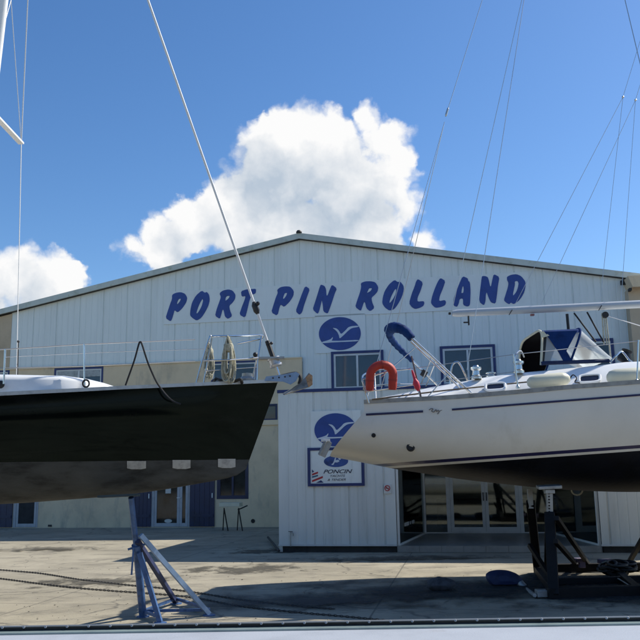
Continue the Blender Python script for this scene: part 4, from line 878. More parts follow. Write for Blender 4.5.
fg = MB(); a = at(412, 370, YN - .07); b2 = at(418.5, 391, YN - .07); d = b2 - a; fg.tube([a, a + d * .15, a + d * .45, a + d * .6, a + d * .85, b2], [.012, .02, .025, .052, .046, .015], 10); fg.build('float', m_red, dl_, smooth=True)
def fender(px0, py0, px1, py1, r, Y, lab):
    a = at(px0, py0, Y); b2 = at(px1, py1, Y); d = (b2 - a); l = d.length
    t = thing('fender', lab, 'fender', a)
    c = MB(); c.lathe([(.0, 0), (r * .45, .01), (r * .8, .05), (r, .13), (r, l - .13), (r * .8, l - .05), (r * .45, l - .01), (0, l)], a, d, 20); c.build('body', m_fender, t, smooth=True)
    c = MB(); e = b2 + d.normalized() * .05; c.tube(curve([b2, e + V((0, 0, .05)), e + V((.05, 0, .0)), e + V((.02, 0, -.06)), e + V((.09, 0, -.07))]), .009, 6); c.build('lanyard', m_ropeb, t, smooth=True)
fender(527, 383, 570, 378.5, .105, YC - 1.62, 'cream fender lying on the side deck below the sprayhood side window')
fender(607, 378, 655, 374.5, .125, YC - 1.60, 'fatter cream fender lying on the side deck ahead of the sprayhood')

# ================================================================== BLACK YACHT (left)
YL = 10.9
by = thing('sailing_yacht', 'black hulled sailing yacht with worn grey bottom, bow pointing to the porch', 'yacht', V((-5, YL, 0)))
TL_ = [(278, 381.5), (262, 382), (240, 383), (200, 384.8), (160, 386.6), (120, 388.3), (80, 390.5), (40, 392.5), (0, 394.5)]
def bL(u): return spl([0, .6, 1.2, 2, 3, 4, 5.5, 7, 9, 11.2], [0.0, .26, .48, .76, 1.06, 1.30, 1.55, 1.65, 1.55, 1.15], u)
lx, lz, lb_ = [], [], []; xstem = at(278, 381.5, YL).x
for px, py in TL_:
    Y = YL
    for _ in range(4): p = at(px, py, Y); Y = YL - max(0, bL(xstem - p.x))
    lx.append(p.x); lz.append(p.z); lb_.append(YL - Y)
e_x = lx[-1]; e_z = lz[-1]; e_s = (lz[-1] - lz[-4]) / (lx[-1] - lx[-4])
for dx in (1.5, 3, 5, 7):
    lx.append(e_x - dx); lz.append(e_z - e_s * dx * .3); lb_.append(bL(xstem - (e_x - dx)))
lx, lz, lb_ = lx[::-1], lz[::-1], lb_[::-1]
KL = [(246, 469), (241, 473), (232, 476.5), (217, 480), (200, 483), (160, 490), (100, 497.5), (50, 501.5), (0, 505)]
qx, qz = [], []
for i, (px, py) in enumerate(KL):
    p = at(px, py, YL - min(.5, .08 * i)); qx.append(p.x); qz.append(p.z)
for dx, dz in ((1.5, .0), (3, .12), (5, .4), (6.8, .8)): qx.append(qx[8] - dx); qz.append(qz[8] + dz)
qx, qz = qx[::-1], qz[::-1]
LX0, LX1 = lx[0], lx[-1]; QX0, QX1 = qx[0], qx[-1]
wlp = at(120, 461.8, YL - .75); stem_w = at(253, 459, YL)
def lmap(t): return 1 - (1 - t) ** 1.0
PL = hull_grid2(80, 22, lambda t: LX0 + (LX1 - LX0) * t, lambda x: spl(lx, lz, x), lambda x: spl(lx, lb_, x), lambda t: QX0 + (QX1 - QX0) * t, lambda x: spl(qx, qz, x), YL, 2.3)
split_hull(PL, [at(253, 459.5, YL).z], 0.0, ['topsides', 'underbody'], [m_blackgel, m_antigrey], by)
c = MB(); n = len(PL[0]); c.grid([[PL[0][k], PL[0][n - 1 - k]] for k in range(n // 2 + 1)]); c.build('transom', m_blackgel, by)
LN = [r[-1] for r in PL]; LF = [r[0] for r in PL]
c = MB(); c.grid([[a + (b - a) * k / 6 + V((0, 0, -0.005 + 0.05 * math.sin(math.pi * k / 6) * min(1, abs(b.y - a.y)))) for k in range(7)] for a, b in zip(LN, LF)]); c.build('deck', m_gel, by, smooth=True)
m_rail = M('alloy_toe_rail', (0.50, 0.50, 0.48), .35, metal=.5, var=.1, scale=8)
for side, sg in ((LN, 1), (LF, -1)):
    c = MB(); ring = [[p + V((0, -.012 * sg, -.015)), p + V((0, -.012 * sg, .03)), p + V((0, .025 * sg, .03)), p + V((0, .025 * sg, -.015))] for p in side]
    c.grid(ring, wrap=True); c.add(ring[0], [(0, 1, 2, 3)]); c.add(ring[-1], [(0, 1, 2, 3)]); c.build('toe_rail', m_rail, by)
BV_L = hull_bvh(PL)
def surfL(px, py):
    h = BV_L.ray_cast(EYE, ray(px, py).normalized()); return h[0].y if h[0] is not None else YL - .4
# unpainted patches along the waterline
for x0, x1, y0, y1 in ((127, 146, 461, 469.3), (172.5, 190.5, 460, 469), (218, 235.5, 458.8, 468)):
    xm = (x0 + x1) / 2; Ym = min(surfL(x0, y0), surfL(x1, y0)); Yb = min(surfL(xm, y1), surfL(xm, y0 + 3))
    def pp_(x, y):
        return at(x, y, surfL(x, y) - .012)
    P = [[pp_(x0 + (x1 - x0) * i / 4, y0 + (y1 - y0) * j / 3 - (1.0 if (i in (0, 4) and j == 3) else 0)) for i in range(5)] for j in range(4)]
    c = MB(); c.grid(P); c.grid([[p + V((0, .03, 0)) for p in r] for r in P]); c.build('waterline_patch', M('chalky_filler', (.36, .36, .34), .8, var=.15, scale=12) if 'chalky_filler' not in bpy.data.materials else bpy.data.materials['chalky_filler'], by)
# coachroof
P = []
for px, pt in ((-260, 372), (-120, 373), (-40, 374.5), (0, 375.6), (40, 376.6), (70, 377.3), (88, 379), (102, 382), (113, 385.5), (119, 388)):
    t = at(px, pt, YL - .5); hw = .95 if px < 60 else .95 * max(.15, 1 - ((px - 60) / 66) ** 2); zb2 = spl(lx, lz, t.x) - .02; row = []
    for k in range(13):
        a = math.pi * k / 12; cx = math.copysign(abs(math.cos(a)) ** .30, math.cos(a)); s_ = abs(math.sin(a)) ** .30; row.append(V((t.x, YL - hw * cx, zb2 + (max(t.z, zb2 + .01) - zb2) * s_)))
    P.append(row)
c = MB(); c.grid(P); c.add(P[0], [tuple(range(13))]); c.build('coachroof', m_gel, by, smooth=True)
c = MB(); c.lathe([(0, 0), (.04, 0), (.05, .03), (0, .05)], at(1.5, 384.8, YL - .98), (0, -1, 0)); c.build('portlight', m_black, by, smooth=True)
def surf_rail(px, py):
    Y = YL
    for _ in range(5): p = at(px, py, Y); Y = YL - max(0, bL(xstem - p.x)) + .07
    return Y
S_ = [((3.8, 378), (5.2, 349.3)), ((84.5, 389), (84, 344)), ((-95, 396), (-98, 353))]
for b0, t0 in S_:
    Y = surf_rail(*b0); c = MB(); c.tube([at(b0[0], b0[1] + 6, Y), at(*t0, Y)], .012); c.build('stanchion', m_steel, by, smooth=True)
Ya, Yb, Yc_ = surf_rail(3.8, 390), surf_rail(84, 389), surf_rail(205, 384)
c = MB(); c.tube([at(-98, 353, surf_rail(-95, 396)), at(5.2, 349.3, Ya), at(84, 344.2, Yb), at(195, 339.5, Yc_)], .0075, 6); c.tube([at(-98, 374, surf_rail(-95, 396)), at(5, 368, Ya), at(84, 366, Yb), at(195, 361, Yc_)], .006, 6); c.build('lifeline', m_wire, by)
# thin antenna pole seen near the left edge
c = MB(); c.tube([at(17.5, 377, YL + 1.0), at(18.3, 342.5, YL + 1.0)], .010, 6); c.ball(at(18.3, 341.5, YL + 1.0), .02); c.build('flag_staff', m_black, by)
# far-side lifelines
c = MB(); c.tube([at(5, 357, YL + 1.3), at(110, 352, YL + 1.1), at(205, 349, YL + .6)], .005, 5); c.build('lifeline', m_wire, by)
# pulpit
Yp = YL - .38
c = MB(); c.tube(curve([at(196, 384.5, Yc_), at(202, 362, Yc_), at(209.5, 338, Yc_), at(213, 336.4, Yc_ + .03), at(226, 336, Yp), at(250, 335.4, YL - .15), at(261.5, 335.2, YL - .03), at(262, 338, YL + .02), at(255, 340, YL + .3), at(238, 343.5, YL + .55)], 6), .013)
c.tube([at(203.5, 384, Yc_ + .03), at(212, 338, Yc_ + .03)], .011)
c.tube([at(257, 380, YL - .18), at(257.6, 360, YL - .17), at(261.5, 336, YL - .05)], .011); c.tube([at(252, 380.5, YL + .2), at(256, 362, YL + .15), at(262, 337, YL)], .010)
c.tube([at(203, 360.5, Yc_), at(230, 360, YL - .45), at(258, 357.8, YL - .17)], .010)
c.tube([at(205, 371, Yc_), at(258, 367, YL - .17)], .007)
c.build('pulpit', m_steel, by, smooth=True)
c = MB(); c.beam(at(252, 358.4, YL - .1), at(284, 357.9, YL - .05), .12, .025); c.build('bow_plate', m_galv, by)
c = MB(); c.ball(at(255.3, 354.6, YL - .25), .033); c.build('bow_light', m_black, by, smooth=True)
c = MB(); c.ball(at(271.5, 343.2, YL - .05), .022); c.tube([at(271.5, 343.2, YL - .05), at(266, 345, YL - .03)], .008); c.build('bow_light', m_black, by, smooth=True)
# forestay with furler
hd = at(28.0, -343, YL); tack = at(279.5, 376, YL)
d = (hd - tack)
def on_stay(py):
    lo, hi = 0, 1
    for _ in range(40):
        m = (lo + hi) / 2; p = tack + d * m; v = p - EYE; y = 320 - FL * v.dot(CU) / v.dot(_F)
        if y > py: lo = m
        else: hi = m
    return tack + d * lo
c = MB(); c.tube([on_stay(344), hd], .017, 8); fs = c.build('forestay', m_rigw, by)
c = MB(); c.tube([on_stay(357.5), on_stay(341)], .034, 10); c.build('foil_sleeve', m_black, fs)
c = MB(); pdr = on_stay(366.5); pdt = on_stay(357.5); hh = (pdt - pdr).length
c.lathe([(0, 0), (.085, 0), (.09, .012), (.09, .03), (.075, .035), (.075, hh - .035), (.09, hh - .03), (.09, hh - .01), (.04, hh), (0, hh)], pdr, d, 22); c.build('furler_drum', M('brushed_alloy', (.50, .49, .49), .38, metal=.75, var=.1, scale=12), fs, smooth=True)
c = MB(); c.tube([tack, pdr], .018, 8); c.build('toggle', m_steel, fs)
c = MB(); c.tube([on_stay(314), on_stay(311), on_stay(305), on_stay(302)], [.022, .045, .045, .022], 8); c.ball(on_stay(304) + V((.05, -.03, 0)), .03); c.build('halyard_clip', m_black, fs, smooth=True)
# bow roller
c = MB(); ptl = [(264, 381), (266, 376.5), (283, 374.5), (296, 371.8), (299.5, 374), (296, 381), (290.5, 384.5), (283, 381.5)]
c.prism([at(x, y, YL - .09) for x, y in ptl], V((0, .018, 0))); br_ = c.build('bow_roller', m_palebl, by)
c = MB(); c.prism([at(x, y, YL + .07) for x, y in ptl], V((0, .018, 0))); c.build('roller_cheek', m_palebl, br_)
c = MB(); p_ = at(292, 379, YL - .07); c.lathe([(0, 0), (.04, 0), (.025, .07), (.04, .14), (0, .14)], p_, (0, 1, 0)); c.build('roller', m_black, br_, smooth=True)
for x, y in ((273, 378), (279, 377.5), (285, 376.8), (290, 376)):
    c = MB(); c.lathe([(0, 0), (.012, 0), (.008, .008), (0, .008)], at(x, y, YL - .092), (0, -1, 0), 8); c.build('bolt', m_dark, br_)
an = thing('anchor', 'galvanised plough anchor stowed on the black yacht bow roller', 'anchor', at(300, 382, YL))
c = MB(); c.tube(curve([at(268, 380, YL), at(288, 374.5, YL), at(297, 373.5, YL), at(300.5, 378, YL), at(299, 384, YL)]), .024, 6); c.build('shank', m_dark, an)
m_anc = M('worn_anchor_galvanising', (.30, .28, .24), .5, metal=.3, var=.25, scale=14)
for sg in (-1, 1):
    up_e = [(282.5, 394), (291, 389.5), (299, 384), (304.5, 378.5), (308.5, 373.5)]; lo_e = [(284, 395.2), (294, 392.2), (302, 389.5), (307, 388), (312, 385)]
    P = [[at(x, y, YL + sg * .005) for x, y in up_e], [at((x + u) / 2 + .8, (y + w_) / 2 + .5, YL + sg * .10) for (x, y), (u, w_) in zip(up_e, lo_e)], [at(x, y, YL + sg * .17) for x, y in lo_e]]
    P2 = [[p + V((.008, .006 * sg, .012)) for p in r] for r in P]; c = MB(); c.grid(P + P2[::-1], wrap=False); c.build('fluke', m_anc, an, smooth=True)
c = MB(); c.prism([at(305.5, 377.5, YL - .18), at(309.5, 373.5, YL - .18), at(312.5, 375.5, YL - .18), at(312.5, 384.5, YL - .18), at(308.5, 387.5, YL - .18)], V((0, .03, 0))); c.build('fluke_heel', M('rusty_galvanising', (.36, .22, .12), .7, var=.3, scale=25), an, bevel=.006)

# deck gear near the bow
c = MB(); c.lathe([(0, 0), (.10, 0), (.11, .05), (.07, .09), (.07, .13), (0, .14)], at(247, 383, YL - .05)); c.build('windlass', m_galv, by, smooth=True)
c = MB(); c.tube(curve([at(212, 384, Yc_ + .1), at(216, 379, Yc_ + .15), at(222, 380.5, Yc_ + .1), at(226, 377.5, Yc_ + .2), at(231, 382, Yc_ + .1), at(240, 379.5, YL - .3), at(242, 383, YL - .25)], 6), .022, 8); c.build('deck_hose', m_black, by, smooth=True)
# coils of rope hung on the pulpit
def coil(px, pyt, pyb, Y, lab, wid):
    top = at(px, pyt, Y); bot = at(px + 1, pyb, Y); L_ = top.z - bot.z; t = thing('rope_coil', lab, 'rope', bot, 'rope coils on the bow rail'); rn = random.Random(int(px)); c = MB()
    for k in range(11):
        w_ = wid * rn.uniform(.45, 1.0); l = L_ * rn.uniform(.72, 1.0); dx = rn.uniform(-.04, .04); dy = rn.uniform(-.05, .05); pts = []
        for i in range(18):
            a = 2 * math.pi * i / 18; q = (1 - math.cos(a)) / 2; pts.append(top + V((dx * q + math.sin(a) * w_ * (.35 + .65 * q ** .7), dy + .03 * math.cos(a * 2 + k), -l * q)))
        c.tube(pts, .012, 6, closed=True)
    c.build('loops', m_rope, t, smooth=True)
    c = MB(); c.lathe([(wid * .5, 0), (wid * .72, .03), (wid * .72, .09), (wid * .5, .12)], top - V((0, 0, L_ * .33)), (0.1, 0, 1), 12)
    for k in range(4): c.tube([top + V((wid * .62 * math.cos(a), wid * .62 * math.sin(a), -L_ * .33 + .02 + k * .025)) for a in [2 * math.pi * i / 14 for i in range(14)]], .013, 6, closed=True)
    c.build('wrap', m_rope, t, smooth=True)
coil(228.5, 337, 383, Yc_ - .02, 'thick cream rope coil, right of the two hung on the bow rail', .085)
coil(209.8, 344, 384, Yc_ + .25, 'slimmer cream rope coil hung beside the sloping pulpit tube', .06)
# mast and shrouds
mb0 = at(-44, 392, YL); ml = at(-1.0, 30, YL); md = (ml - mb0); P = []
mtop = mb0 + md * ((hd.z + .6 - mb0.z) / md.z)
for p in (mb0, mtop): P.append([p + V((math.cos(a) * .085, math.sin(a) * .06, 0)) for a in [2 * math.pi * i / 16 for i in range(16)]])
c = MB(); c.grid(P, wrap=True); c.add(P[1], [tuple(range(16))]); ms = c.build('mast', m_mast, by, smooth=True)
sp_t = at(21.3, 143.5, YL + 1.0); zsp = sp_t.z + .10; mpt = mb0 + md * ((zsp - mb0.z) / md.z)
sp_n = V((sp_t.x, YL - 1.0, sp_t.z))
for tip_ in (sp_t, sp_n): c = MB(); c.beam(mpt, tip_, .09, .03); c.build('spreader', m_mast, ms)
chp = V((sp_t.x + .05, YL + 1.25, spl(lx, lz, sp_t.x))); chn = V((chp.x, YL - 1.25, chp.z))
hnd = mb0 + md * ((hd.z - mb0.z) / md.z)
for tip_, ch in ((sp_t, chp), (sp_n, chn)):
    c = MB(); wire(c, tip_, at(7.3, 310, YL + 1.2) + (ch - at(7.3, 310, YL + 1.2)) * 0 if False else ch, .007); c.build('shroud', m_rigw, by)
    c = MB(); wire(c, tip_, hnd, .009); c.build('shroud', m_rigw, by)
c = MB(); wire(c, sp_t, at(11, 0, YL + .55), .006); q = at(11, 0, YL + .55); wire(c, q, mb0 + md * .93, .006); c.build('shroud', m_rigw, by)
# fin keel and rudder (outside the picture)
c = MB(); P = []
for z, x0, x1, tk in ((1.62, -7.6, -5.0, .14), (.8, -7.2, -5.4, .11), (.18, -7.1, -5.5, .11)):
    P.append([V((x0 + (x1 - x0) * (.5 - .5 * math.cos(a)), YL + tk * math.sin(a), z)) for a in [2 * math.pi * i / 20 for i in range(20)]])
c.grid(P, wrap=True); c.add(P[-1], [tuple(range(20))]); c.build('keel', m_antigrey, by, smooth=True)
# black rope thrown over the lifeline
Yr = surf_rail(140, 387) - .1
rp_ = [(125.5, 385.5), (128.5, 377), (134.5, 360), (138.6, 345), (140.2, 342), (142, 344.5), (148, 363), (155.5, 380), (161, 388.5), (167, 396), (173.5, 401.5), (180.5, 404)]
c = MB(); c.tube(curve([at(x, y, Yr - (0.05 if i > 8 else 0) - .012 * max(0, i - 8)) for i, (x, y) in enumerate(rp_)], 5), .012, 7); tag(c.build('rope', m_ropeb, loc=at(140, 342, Yr), smooth=True), 'thin black rope draped over the lifeline and down the black hull', 'rope')
c = MB(); c.tube([at(86 + 3.2 * math.cos(a), 383.5 + 3.6 * math.sin(a), surf_rail(84, 389) - .03) for a in [2 * math.pi * i / 16 for i in range(16)]], .012, 6, closed=True); tag(c.build('rope_loop', m_ropeb, loc=at(86, 384, surf_rail(84, 389)), smooth=True), 'small black rope loop at the foot of the black yacht stanchion', 'rope')

# ================================================================== BOAT STANDS
def seg(mb, a, b2, w_): mb.beam(a, b2, w_, w_)
fA = gnd(143, 617); fB = gnd(160, 623.5); fC = gnd(209, 615.6); fD = gnd(176, 604)
bs = thing('boat_stand', 'blue steel tripod boat stand propping the black yacht', 'boat stand', fA)
Ytop = YL - .62; pad_t = at(131, 497.5, Ytop); mid = at(136.5, 549, Ytop + .0 * 0 + (fA.y - Ytop) * .45)
c = MB(); c.tube([mid + (mid - pad_t) * .25, pad_t], .036, 10); c.build('screw_post', m_bluest, bs, smooth=True)
c = MB(); c.tube([fA, mid + V((0, 0, .05))], .05, 10); c.lathe([(.058, 0), (.058, .06)], mid, (pad_t - mid)); c.build('outer_tube', m_bluest, bs, smooth=True)
for f_, mt, top_ in ((fB, m_bluest, (139.5, 553)), (fD, M('shaded_blue_steel', (.03, .04, .10), .5, var=.2, scale=8), (137.5, 541)), (fC, m_palebl, (140.5, 535))):  # sunlit and shaded leg tones are put into the steel colours
    k = fA + (pad_t - fA) * ((at(*top_, 10).z - 0) / pad_t.z); k = at(top_[0], top_[1], k.y)
    c = MB(); seg(c, k, f_ + V((0, 0, .02)), .058); c.build('leg', mt, bs)
    c = MB(); c.lathe([(.085, 0), (.085, .012), (.05, .016)], V((f_.x, f_.y, 0.001)), n=14); c.build('foot_plate', m_bluest, bs)
c = MB(); c.lathe([(.085, 0), (.085, .012), (.05, .016)], V((fA.x, fA.y, 0.001)), n=14); c.build('foot_plate', m_bluest, bs)
c = MB()
for a, b2 in ((fA, fC), (fA, fD), (fD, fC), (fA, fB)): seg(c, V((a.x, a.y, .075)), V((b2.x, b2.y, .075)), .035)
c.build('base_brace', m_bluest, bs)
c = MB(); c.tube([at(133.5, 548, mid.y - .06), at(131.5, 575, mid.y - .1)], .012); c.tube([mid + V((-.1, -.05, 0)), mid + V((.12, .02, .06))], .014); c.build('screw_handle', m_bluest, bs)
c = MB(); c.obox(at(119, 495.8, Ytop), V((.24, 0, .008)), V((0, .12, -.006)), V((0, 0, .014))); c.build('pad', M('dark_teal_pad', (.03, .05, .06), .8, var=.2), bs)

# black cradle under the cream yacht
cr0 = gnd(554, 599); cd = thing('yacht_cradle', 'black steel cradle with adjustable posts under the cream yacht', 'cradle', cr0)
pd = at(549, 487.5, YC - 1.2)
c = MB(); nb = at(549.5, 513, (cr0.y + pd.y) / 2 + .2); seg(c, cr0 + V((0, 0, .05)), nb + (nb - cr0).normalized() * 0.0, .15); c.build('post', m_blackm, cd, bevel=.01)
c = MB(); seg(c, nb - (pd - nb) * .4, pd - V((0, 0, .03)), .085); ip = c.build('jack_post', m_galv, cd, bevel=.006)
for k in range(8):
    q = nb + (pd - nb) * (k + .5) / 8.5; c = MB(); c.lathe([(0, 0), (.014, 0), (.014, .006), (0, .006)], q + V((-.015, -.043, 0)), (0, -1, 0), 10); c.build('pin_hole', m_black, ip)
c = MB(); c.obox(pd + V((0, 0, .01)), V((.175, 0, .006)), V((0, .09, .01)), V((0, 0, .024))); c.obox(pd - V((0, 0, .06)), V((.07, 0, 0)), V((0, .06, 0)), V((0, 0, .03))); c.build('pad', m_galv, cd, bevel=.008)
fr_ = gnd(538, 573); pt2 = at(529.5, 489, YC + .1)
c = MB(); md2 = at(530.5, 503, YC + .08); seg(c, fr_ + V((0, 0, .05)), md2, .14); c.build('post', m_blackm, cd, bevel=.01)
c = MB(); seg(c, md2 - (pt2 - md2) * .4, pt2, .075); c.build('jack_post', m_galv, cd)
m_post = gnd(546, 574)
c = MB(); seg(c, m_post + V((0, 0, .05)), at(547, 515, YC - .4), .06); c.build('brace', m_blackm, cd)
for a, ya, b2 in (((556.5, 518), YC - 1.55, (590, 570)), ((555.5, 541), YC - 1.8, (577.5, 569)), ((652, 522), YC - 1.0, (627, 570)), ((529.5, 545), YC + .1, (556, 590))):
    c = MB(); seg(c, at(*a, ya), gnd(*b2) + V((0, 0, .06)), .065); c.build('brace', m_blackm, cd)
c = MB(); e1 = gnd(535, 573); e2 = gnd(760, 569); seg(c, e1 + V((0, 0, .08)), e2 + V((0, 0, .08)), .14); c.build('base_beam', m_blackm, cd, bevel=.008)
c = MB(); e3 = gnd(548, 599); e4 = gnd(790, 592); seg(c, e3 + V((0, 0, .08)), e4 + V((0, 0, .08)), .15); c.build('base_beam', m_blackm, cd, bevel=.008)
c = MB(); seg(c, gnd(538, 574) + V((0, 0, .07)), gnd(556, 598) + V((0, 0, .07)), .12); c.build('cross_beam', m_blackm, cd, bevel=.008)
c = MB(); seg(c, gnd(612, 572) + V((0, 0, .07)), gnd(640, 597) + V((0, 0, .07)), .12); c.build('cross_beam', m_blackm, cd, bevel=.008)
c = MB(); seg(c, gnd(556, 586) + V((0, 0, .07)), gnd(720, 581) + V((0, 0, .07)), .10); c.build('base_beam', m_blackm, cd, bevel=.008)
rr2 = gnd(655, 598); c = MB(); seg(c, rr2 + V((0, 0, .05)), at(655, 493, YC - 1.2), .14); c.build('post', m_blackm, cd, bevel=.01)
c = MB(); c.obox(at(547, 593, cr0.y + .1), V((.16, 0, 0)), V((0, .08, 0)), V((0, 0, .05))); c.build('screw_foot', m_galv, cd, bevel=.01)
c = MB(); c.tube([at(577 + 5.5 * math.cos(a), 490 + 5 * math.sin(a), YC - .2) for a in [math.pi * i / 12 for i in range(13)]], .013, 6); tag(c.build('rope_loop', m_rope, loc=at(577, 492, YC - .2), smooth=True), 'pale rope loop hanging under the cream yacht beside the cradle post', 'rope')
for (x0, y0, wd, lab) in ((580, 570.5, .15, 'purple block on the cradle beam between the two braces'), (606.5, 572, .20, 'purple block on the cradle beam beside the dark heap')):
    q = gnd(x0, y0 + 3); q.z = .18; c = MB()
    c.obox(q + V((0, 0, .05)), V((wd * .55, .02, 0)), V((-.02, .07, 0)), V((0, 0, .035))); c.obox(q + V((wd * .3, 0, -.02)), V((.05, 0, 0)), V((0, .05, 0)), V((0, 0, .06)))
    tag(c.build('support_block', m_purple, loc=q, bevel=.008), lab, 'block')
# dark heap of netting
q = gnd(617, 578); c = MB(); rn = random.Random(4)
for k in range(16):
    ctr_ = q + V((rn.uniform(-.18, .2), rn.uniform(-.1, .1), .10 + rn.uniform(0, .16))); rd = rn.uniform(.09, .17); ax = V((rn.uniform(-.4, .4), rn.uniform(-.4, .4), 1)).normalized(); u1 = ax.orthogonal().normalized(); w1 = ax.cross(u1)
    c.tube([ctr_ + (u1 * math.cos(a) * 1.3 + w1 * math.sin(a)) * rd for a in [2 * math.pi * i / 16 for i in range(16)]], .022, 6, closed=True)
hp = c.build('hose_coil', m_black, loc=q, smooth=True); tag(hp, 'tangled dark hose coil heaped on the cradle base', 'hose')
c = MB(); c.tube([gnd(603, 579) + V((0, 0, .26)), at(606.5, 561, gnd(606, 579).y)], .014, 6); c.tube([at(618, 578.5, 13.0), gnd(660, 604)], .010, 6); tag(c.build('metal_rod', m_galv, loc=gnd(630, 590)), 'thin pale rod leaning on the cradle base by the hose coil', 'rod')

# rudder lying on the ground
q = gnd(505, 588); rd = thing('rudder', 'detached blue rudder blade with grey metal stock lying on the concrete', 'rudder', q)
o_ = [(486, 579), (485.5, 574), (490, 570.8), (498, 569.6), (508, 570.2), (518, 574), (523.5, 581), (523, 586), (514, 587), (500, 587.5), (491, 585.5)]
o_ = chaikin(o_, 2); Yq = gnd(505, 586).y
P = [[], [], [], []]
for x, y in o_:
    p = at(x, y, Yq + (579 - y) * .004 + .0); p.z = max(p.z, .02); ctr_ = at(504, 579, Yq)
    P[0].append(ctr_ + (p - ctr_) * .35 + V((0, -.09, .01))); P[1].append(ctr_ + (p - ctr_) * .85 + V((0, -.06, 0))); P[2].append(p); P[3].append(ctr_ + (p - ctr_) * .7 + V((0, .08, 0)))
c = MB(); c.grid(P, wrap=True); n_ = len(o_); c.add(P[0], [tuple(range(n_))]); c.add(P[3], [tuple(range(n_))]); c.build('blade', m_rudder, rd, smooth=True)
c = MB(); c.tube([at(520, 583, Yq - .05), at(524, 587.5, Yq - .1), at(525, 588.5, Yq - .1), gnd(535, 599) + V((0, 0, .05))], [.06, .06, .035, .028], 10); c.build('stock', m_galv, rd, smooth=True)
# stone
q = gnd(441, 591); c = MB(); c.ball(q + V((0, 0, .10)), .15, (1.5, 1, .72), 16, .10); tag(c.build('stone', m_rock, loc=q, smooth=True), 'dark lumpy stone alone on the shaded concrete', 'stone')

# chains along the ground
def chain(pxs, lab):
    pts = curve([gnd(x, y) + V((0, 0, .014)) for x, y in pxs], 24); c = MB(); acc = 0; k = 0; seglen = .044; pos = []
    L = [0]
    for a, b2 in zip(pts, pts[1:]): L.append(L[-1] + (b2 - a).length)
    s = 0
    while s < L[-1]:
        i = int(np.searchsorted(L, s)); i = max(1, min(i, len(pts) - 1)); t = (s - L[i - 1]) / max(1e-6, L[i] - L[i - 1]); p = pts[i - 1].lerp(pts[i], t); d = (pts[i] - pts[i - 1]).normalized(); sd = V((-d.y, d.x, 0)); u = sd if k % 2 == 0 else V((0, 0, 1)); 
        ring = []
        for j in range(8):
            a = 2 * math.pi * j / 8; ring.append(p + d * (.030 * math.cos(a)) + u * (.013 if k % 2 == 0 else .009) * math.sin(a))
        c.tube(ring, .006, 4, closed=True); s += seglen; k += 1
    tag(c.build('chain', m_chain, loc=pts[0], smooth=True), lab, 'chain')
chain([(-30, 568), (0, 570.5), (40, 574), (85, 581), (130, 586), (158, 588.5), (200, 594), (240, 600.5), (290, 606), (335, 610)], 'rusty chain on the concrete, farther of the two crossing it')
chain([(-30, 576.5), (0, 579.2), (60, 587), (110, 591.5), (135, 593.2), (190, 598), (240, 607), (300, 613.5), (345, 617.5), (400, 623)], 'rusty chain on the concrete, nearer of the two crossing it')

# trestle table by the cream wall
q0 = gnd(233, 531); tb = thing('trestle_table', 'small cream trestle table with thin dark legs against the cream wall', 'table', q0)
Yt = q0.y
c = MB(); c.obox(at(231, 504.5, Yt), FD * .34, FN * .2, V((0, 0, .06))); c.build('table_top', m_fender, tb, bevel=.01)
for x0, x1 in ((224.5, 228), (239, 242.5)):
    c = MB(); p0 = at(x0, 508, Yt); p1 = gnd(x1, 531); c.tube([p0 + FN * .05, p1], .022, 6); c.build('leg', m_black, tb); c = MB(); c.tube([p0 + FN * .05, V((p1.x - .2, p1.y + .3, 0))], .018, 6); c.build('leg', m_black, tb)
c = MB(); c.tube([at(238, 509.5, Yt - .1), at(241, 508.5, Yt - .2), at(247.5, 505.5, Yt - .2)], .02, 6); c.build('handle', m_black, tb)
c = MB(); c.tube([gnd(268, 541) + V((0, 0, .10)), gnd(279, 553) + V((0, 0, .05))], .03, 8); tag(c.build('pipe', m_dark, loc=gnd(272, 546)), 'short dark pipe on the ground by the porch corner', 'pipe')

# ================================================================== NEAR YACHT (photographer's boat)
YR = 2.3
ra = at(0, 633.2, YR); rb = at(640, 622.5, YR); zr = (ra.z + rb.z) / 2
nbt = thing('near_yacht', 'pale deck edge of a near yacht with black perforated toe rail along the bottom', 'yacht', V((0, 0.8, 0)))
def edge_y(x): return YR - 0.012 * max(0, abs(x) - 1.2) ** 2
xs_n = [-4.8 + .3 * i for i in range(33)]
P = []
for x in xs_n:
    ye = edge_y(x); P.append([V((x, ye - 3.0 * k / 10 * (1 if True else 1), zr + .03 * math.sin(math.pi * k / 10))) for k in range(11)])
c = MB(); c.grid(P); c.build('deck', m_deck, nbt, smooth=True)
P = []
for x in xs_n:
    ye = edge_y(x); f_ = min(1, (4.8 - abs(x)) / 1.0 + .2); row = []
    for k in range(17):
        a = math.pi * k / 16; cx = math.copysign(abs(math.cos(a)) ** .6, math.cos(a)); s_ = abs(math.sin(a)) ** .6; row.append(V((x, ye - 1.5 + 1.5 * cx, zr - .004 - .85 * f_ * s_)))
    P.append(row)
c = MB(); c.grid(P); c.add(P[0], [tuple(range(17))]); c.add(P[-1], [tuple(range(17))]); c.build('hull', m_gel, nbt, smooth=True)
c = MB(); c.box((0, .8, .32), (1.8, .3, .64)); c.build('keel', m_antigrey, nbt, bevel=.03)
def strip(o0, o1, z0, z1, nm, mt):
    c = MB(); R_ = [[V((x, edge_y(x) + o0, zr + z0)), V((x, edge_y(x) + o1, zr + z0)), V((x, edge_y(x) + o1, zr + z1)), V((x, edge_y(x) + o0, zr + z1))] for x in xs_n]
    c.grid(R_, wrap=True); c.add(R_[0], [(0, 1, 2, 3)]); c.add(R_[-1], [(0, 1, 2, 3)]); return c.build(nm, mt, nbt)
strip(-.040, .012, .001, .006, 'rail_base', m_teal)
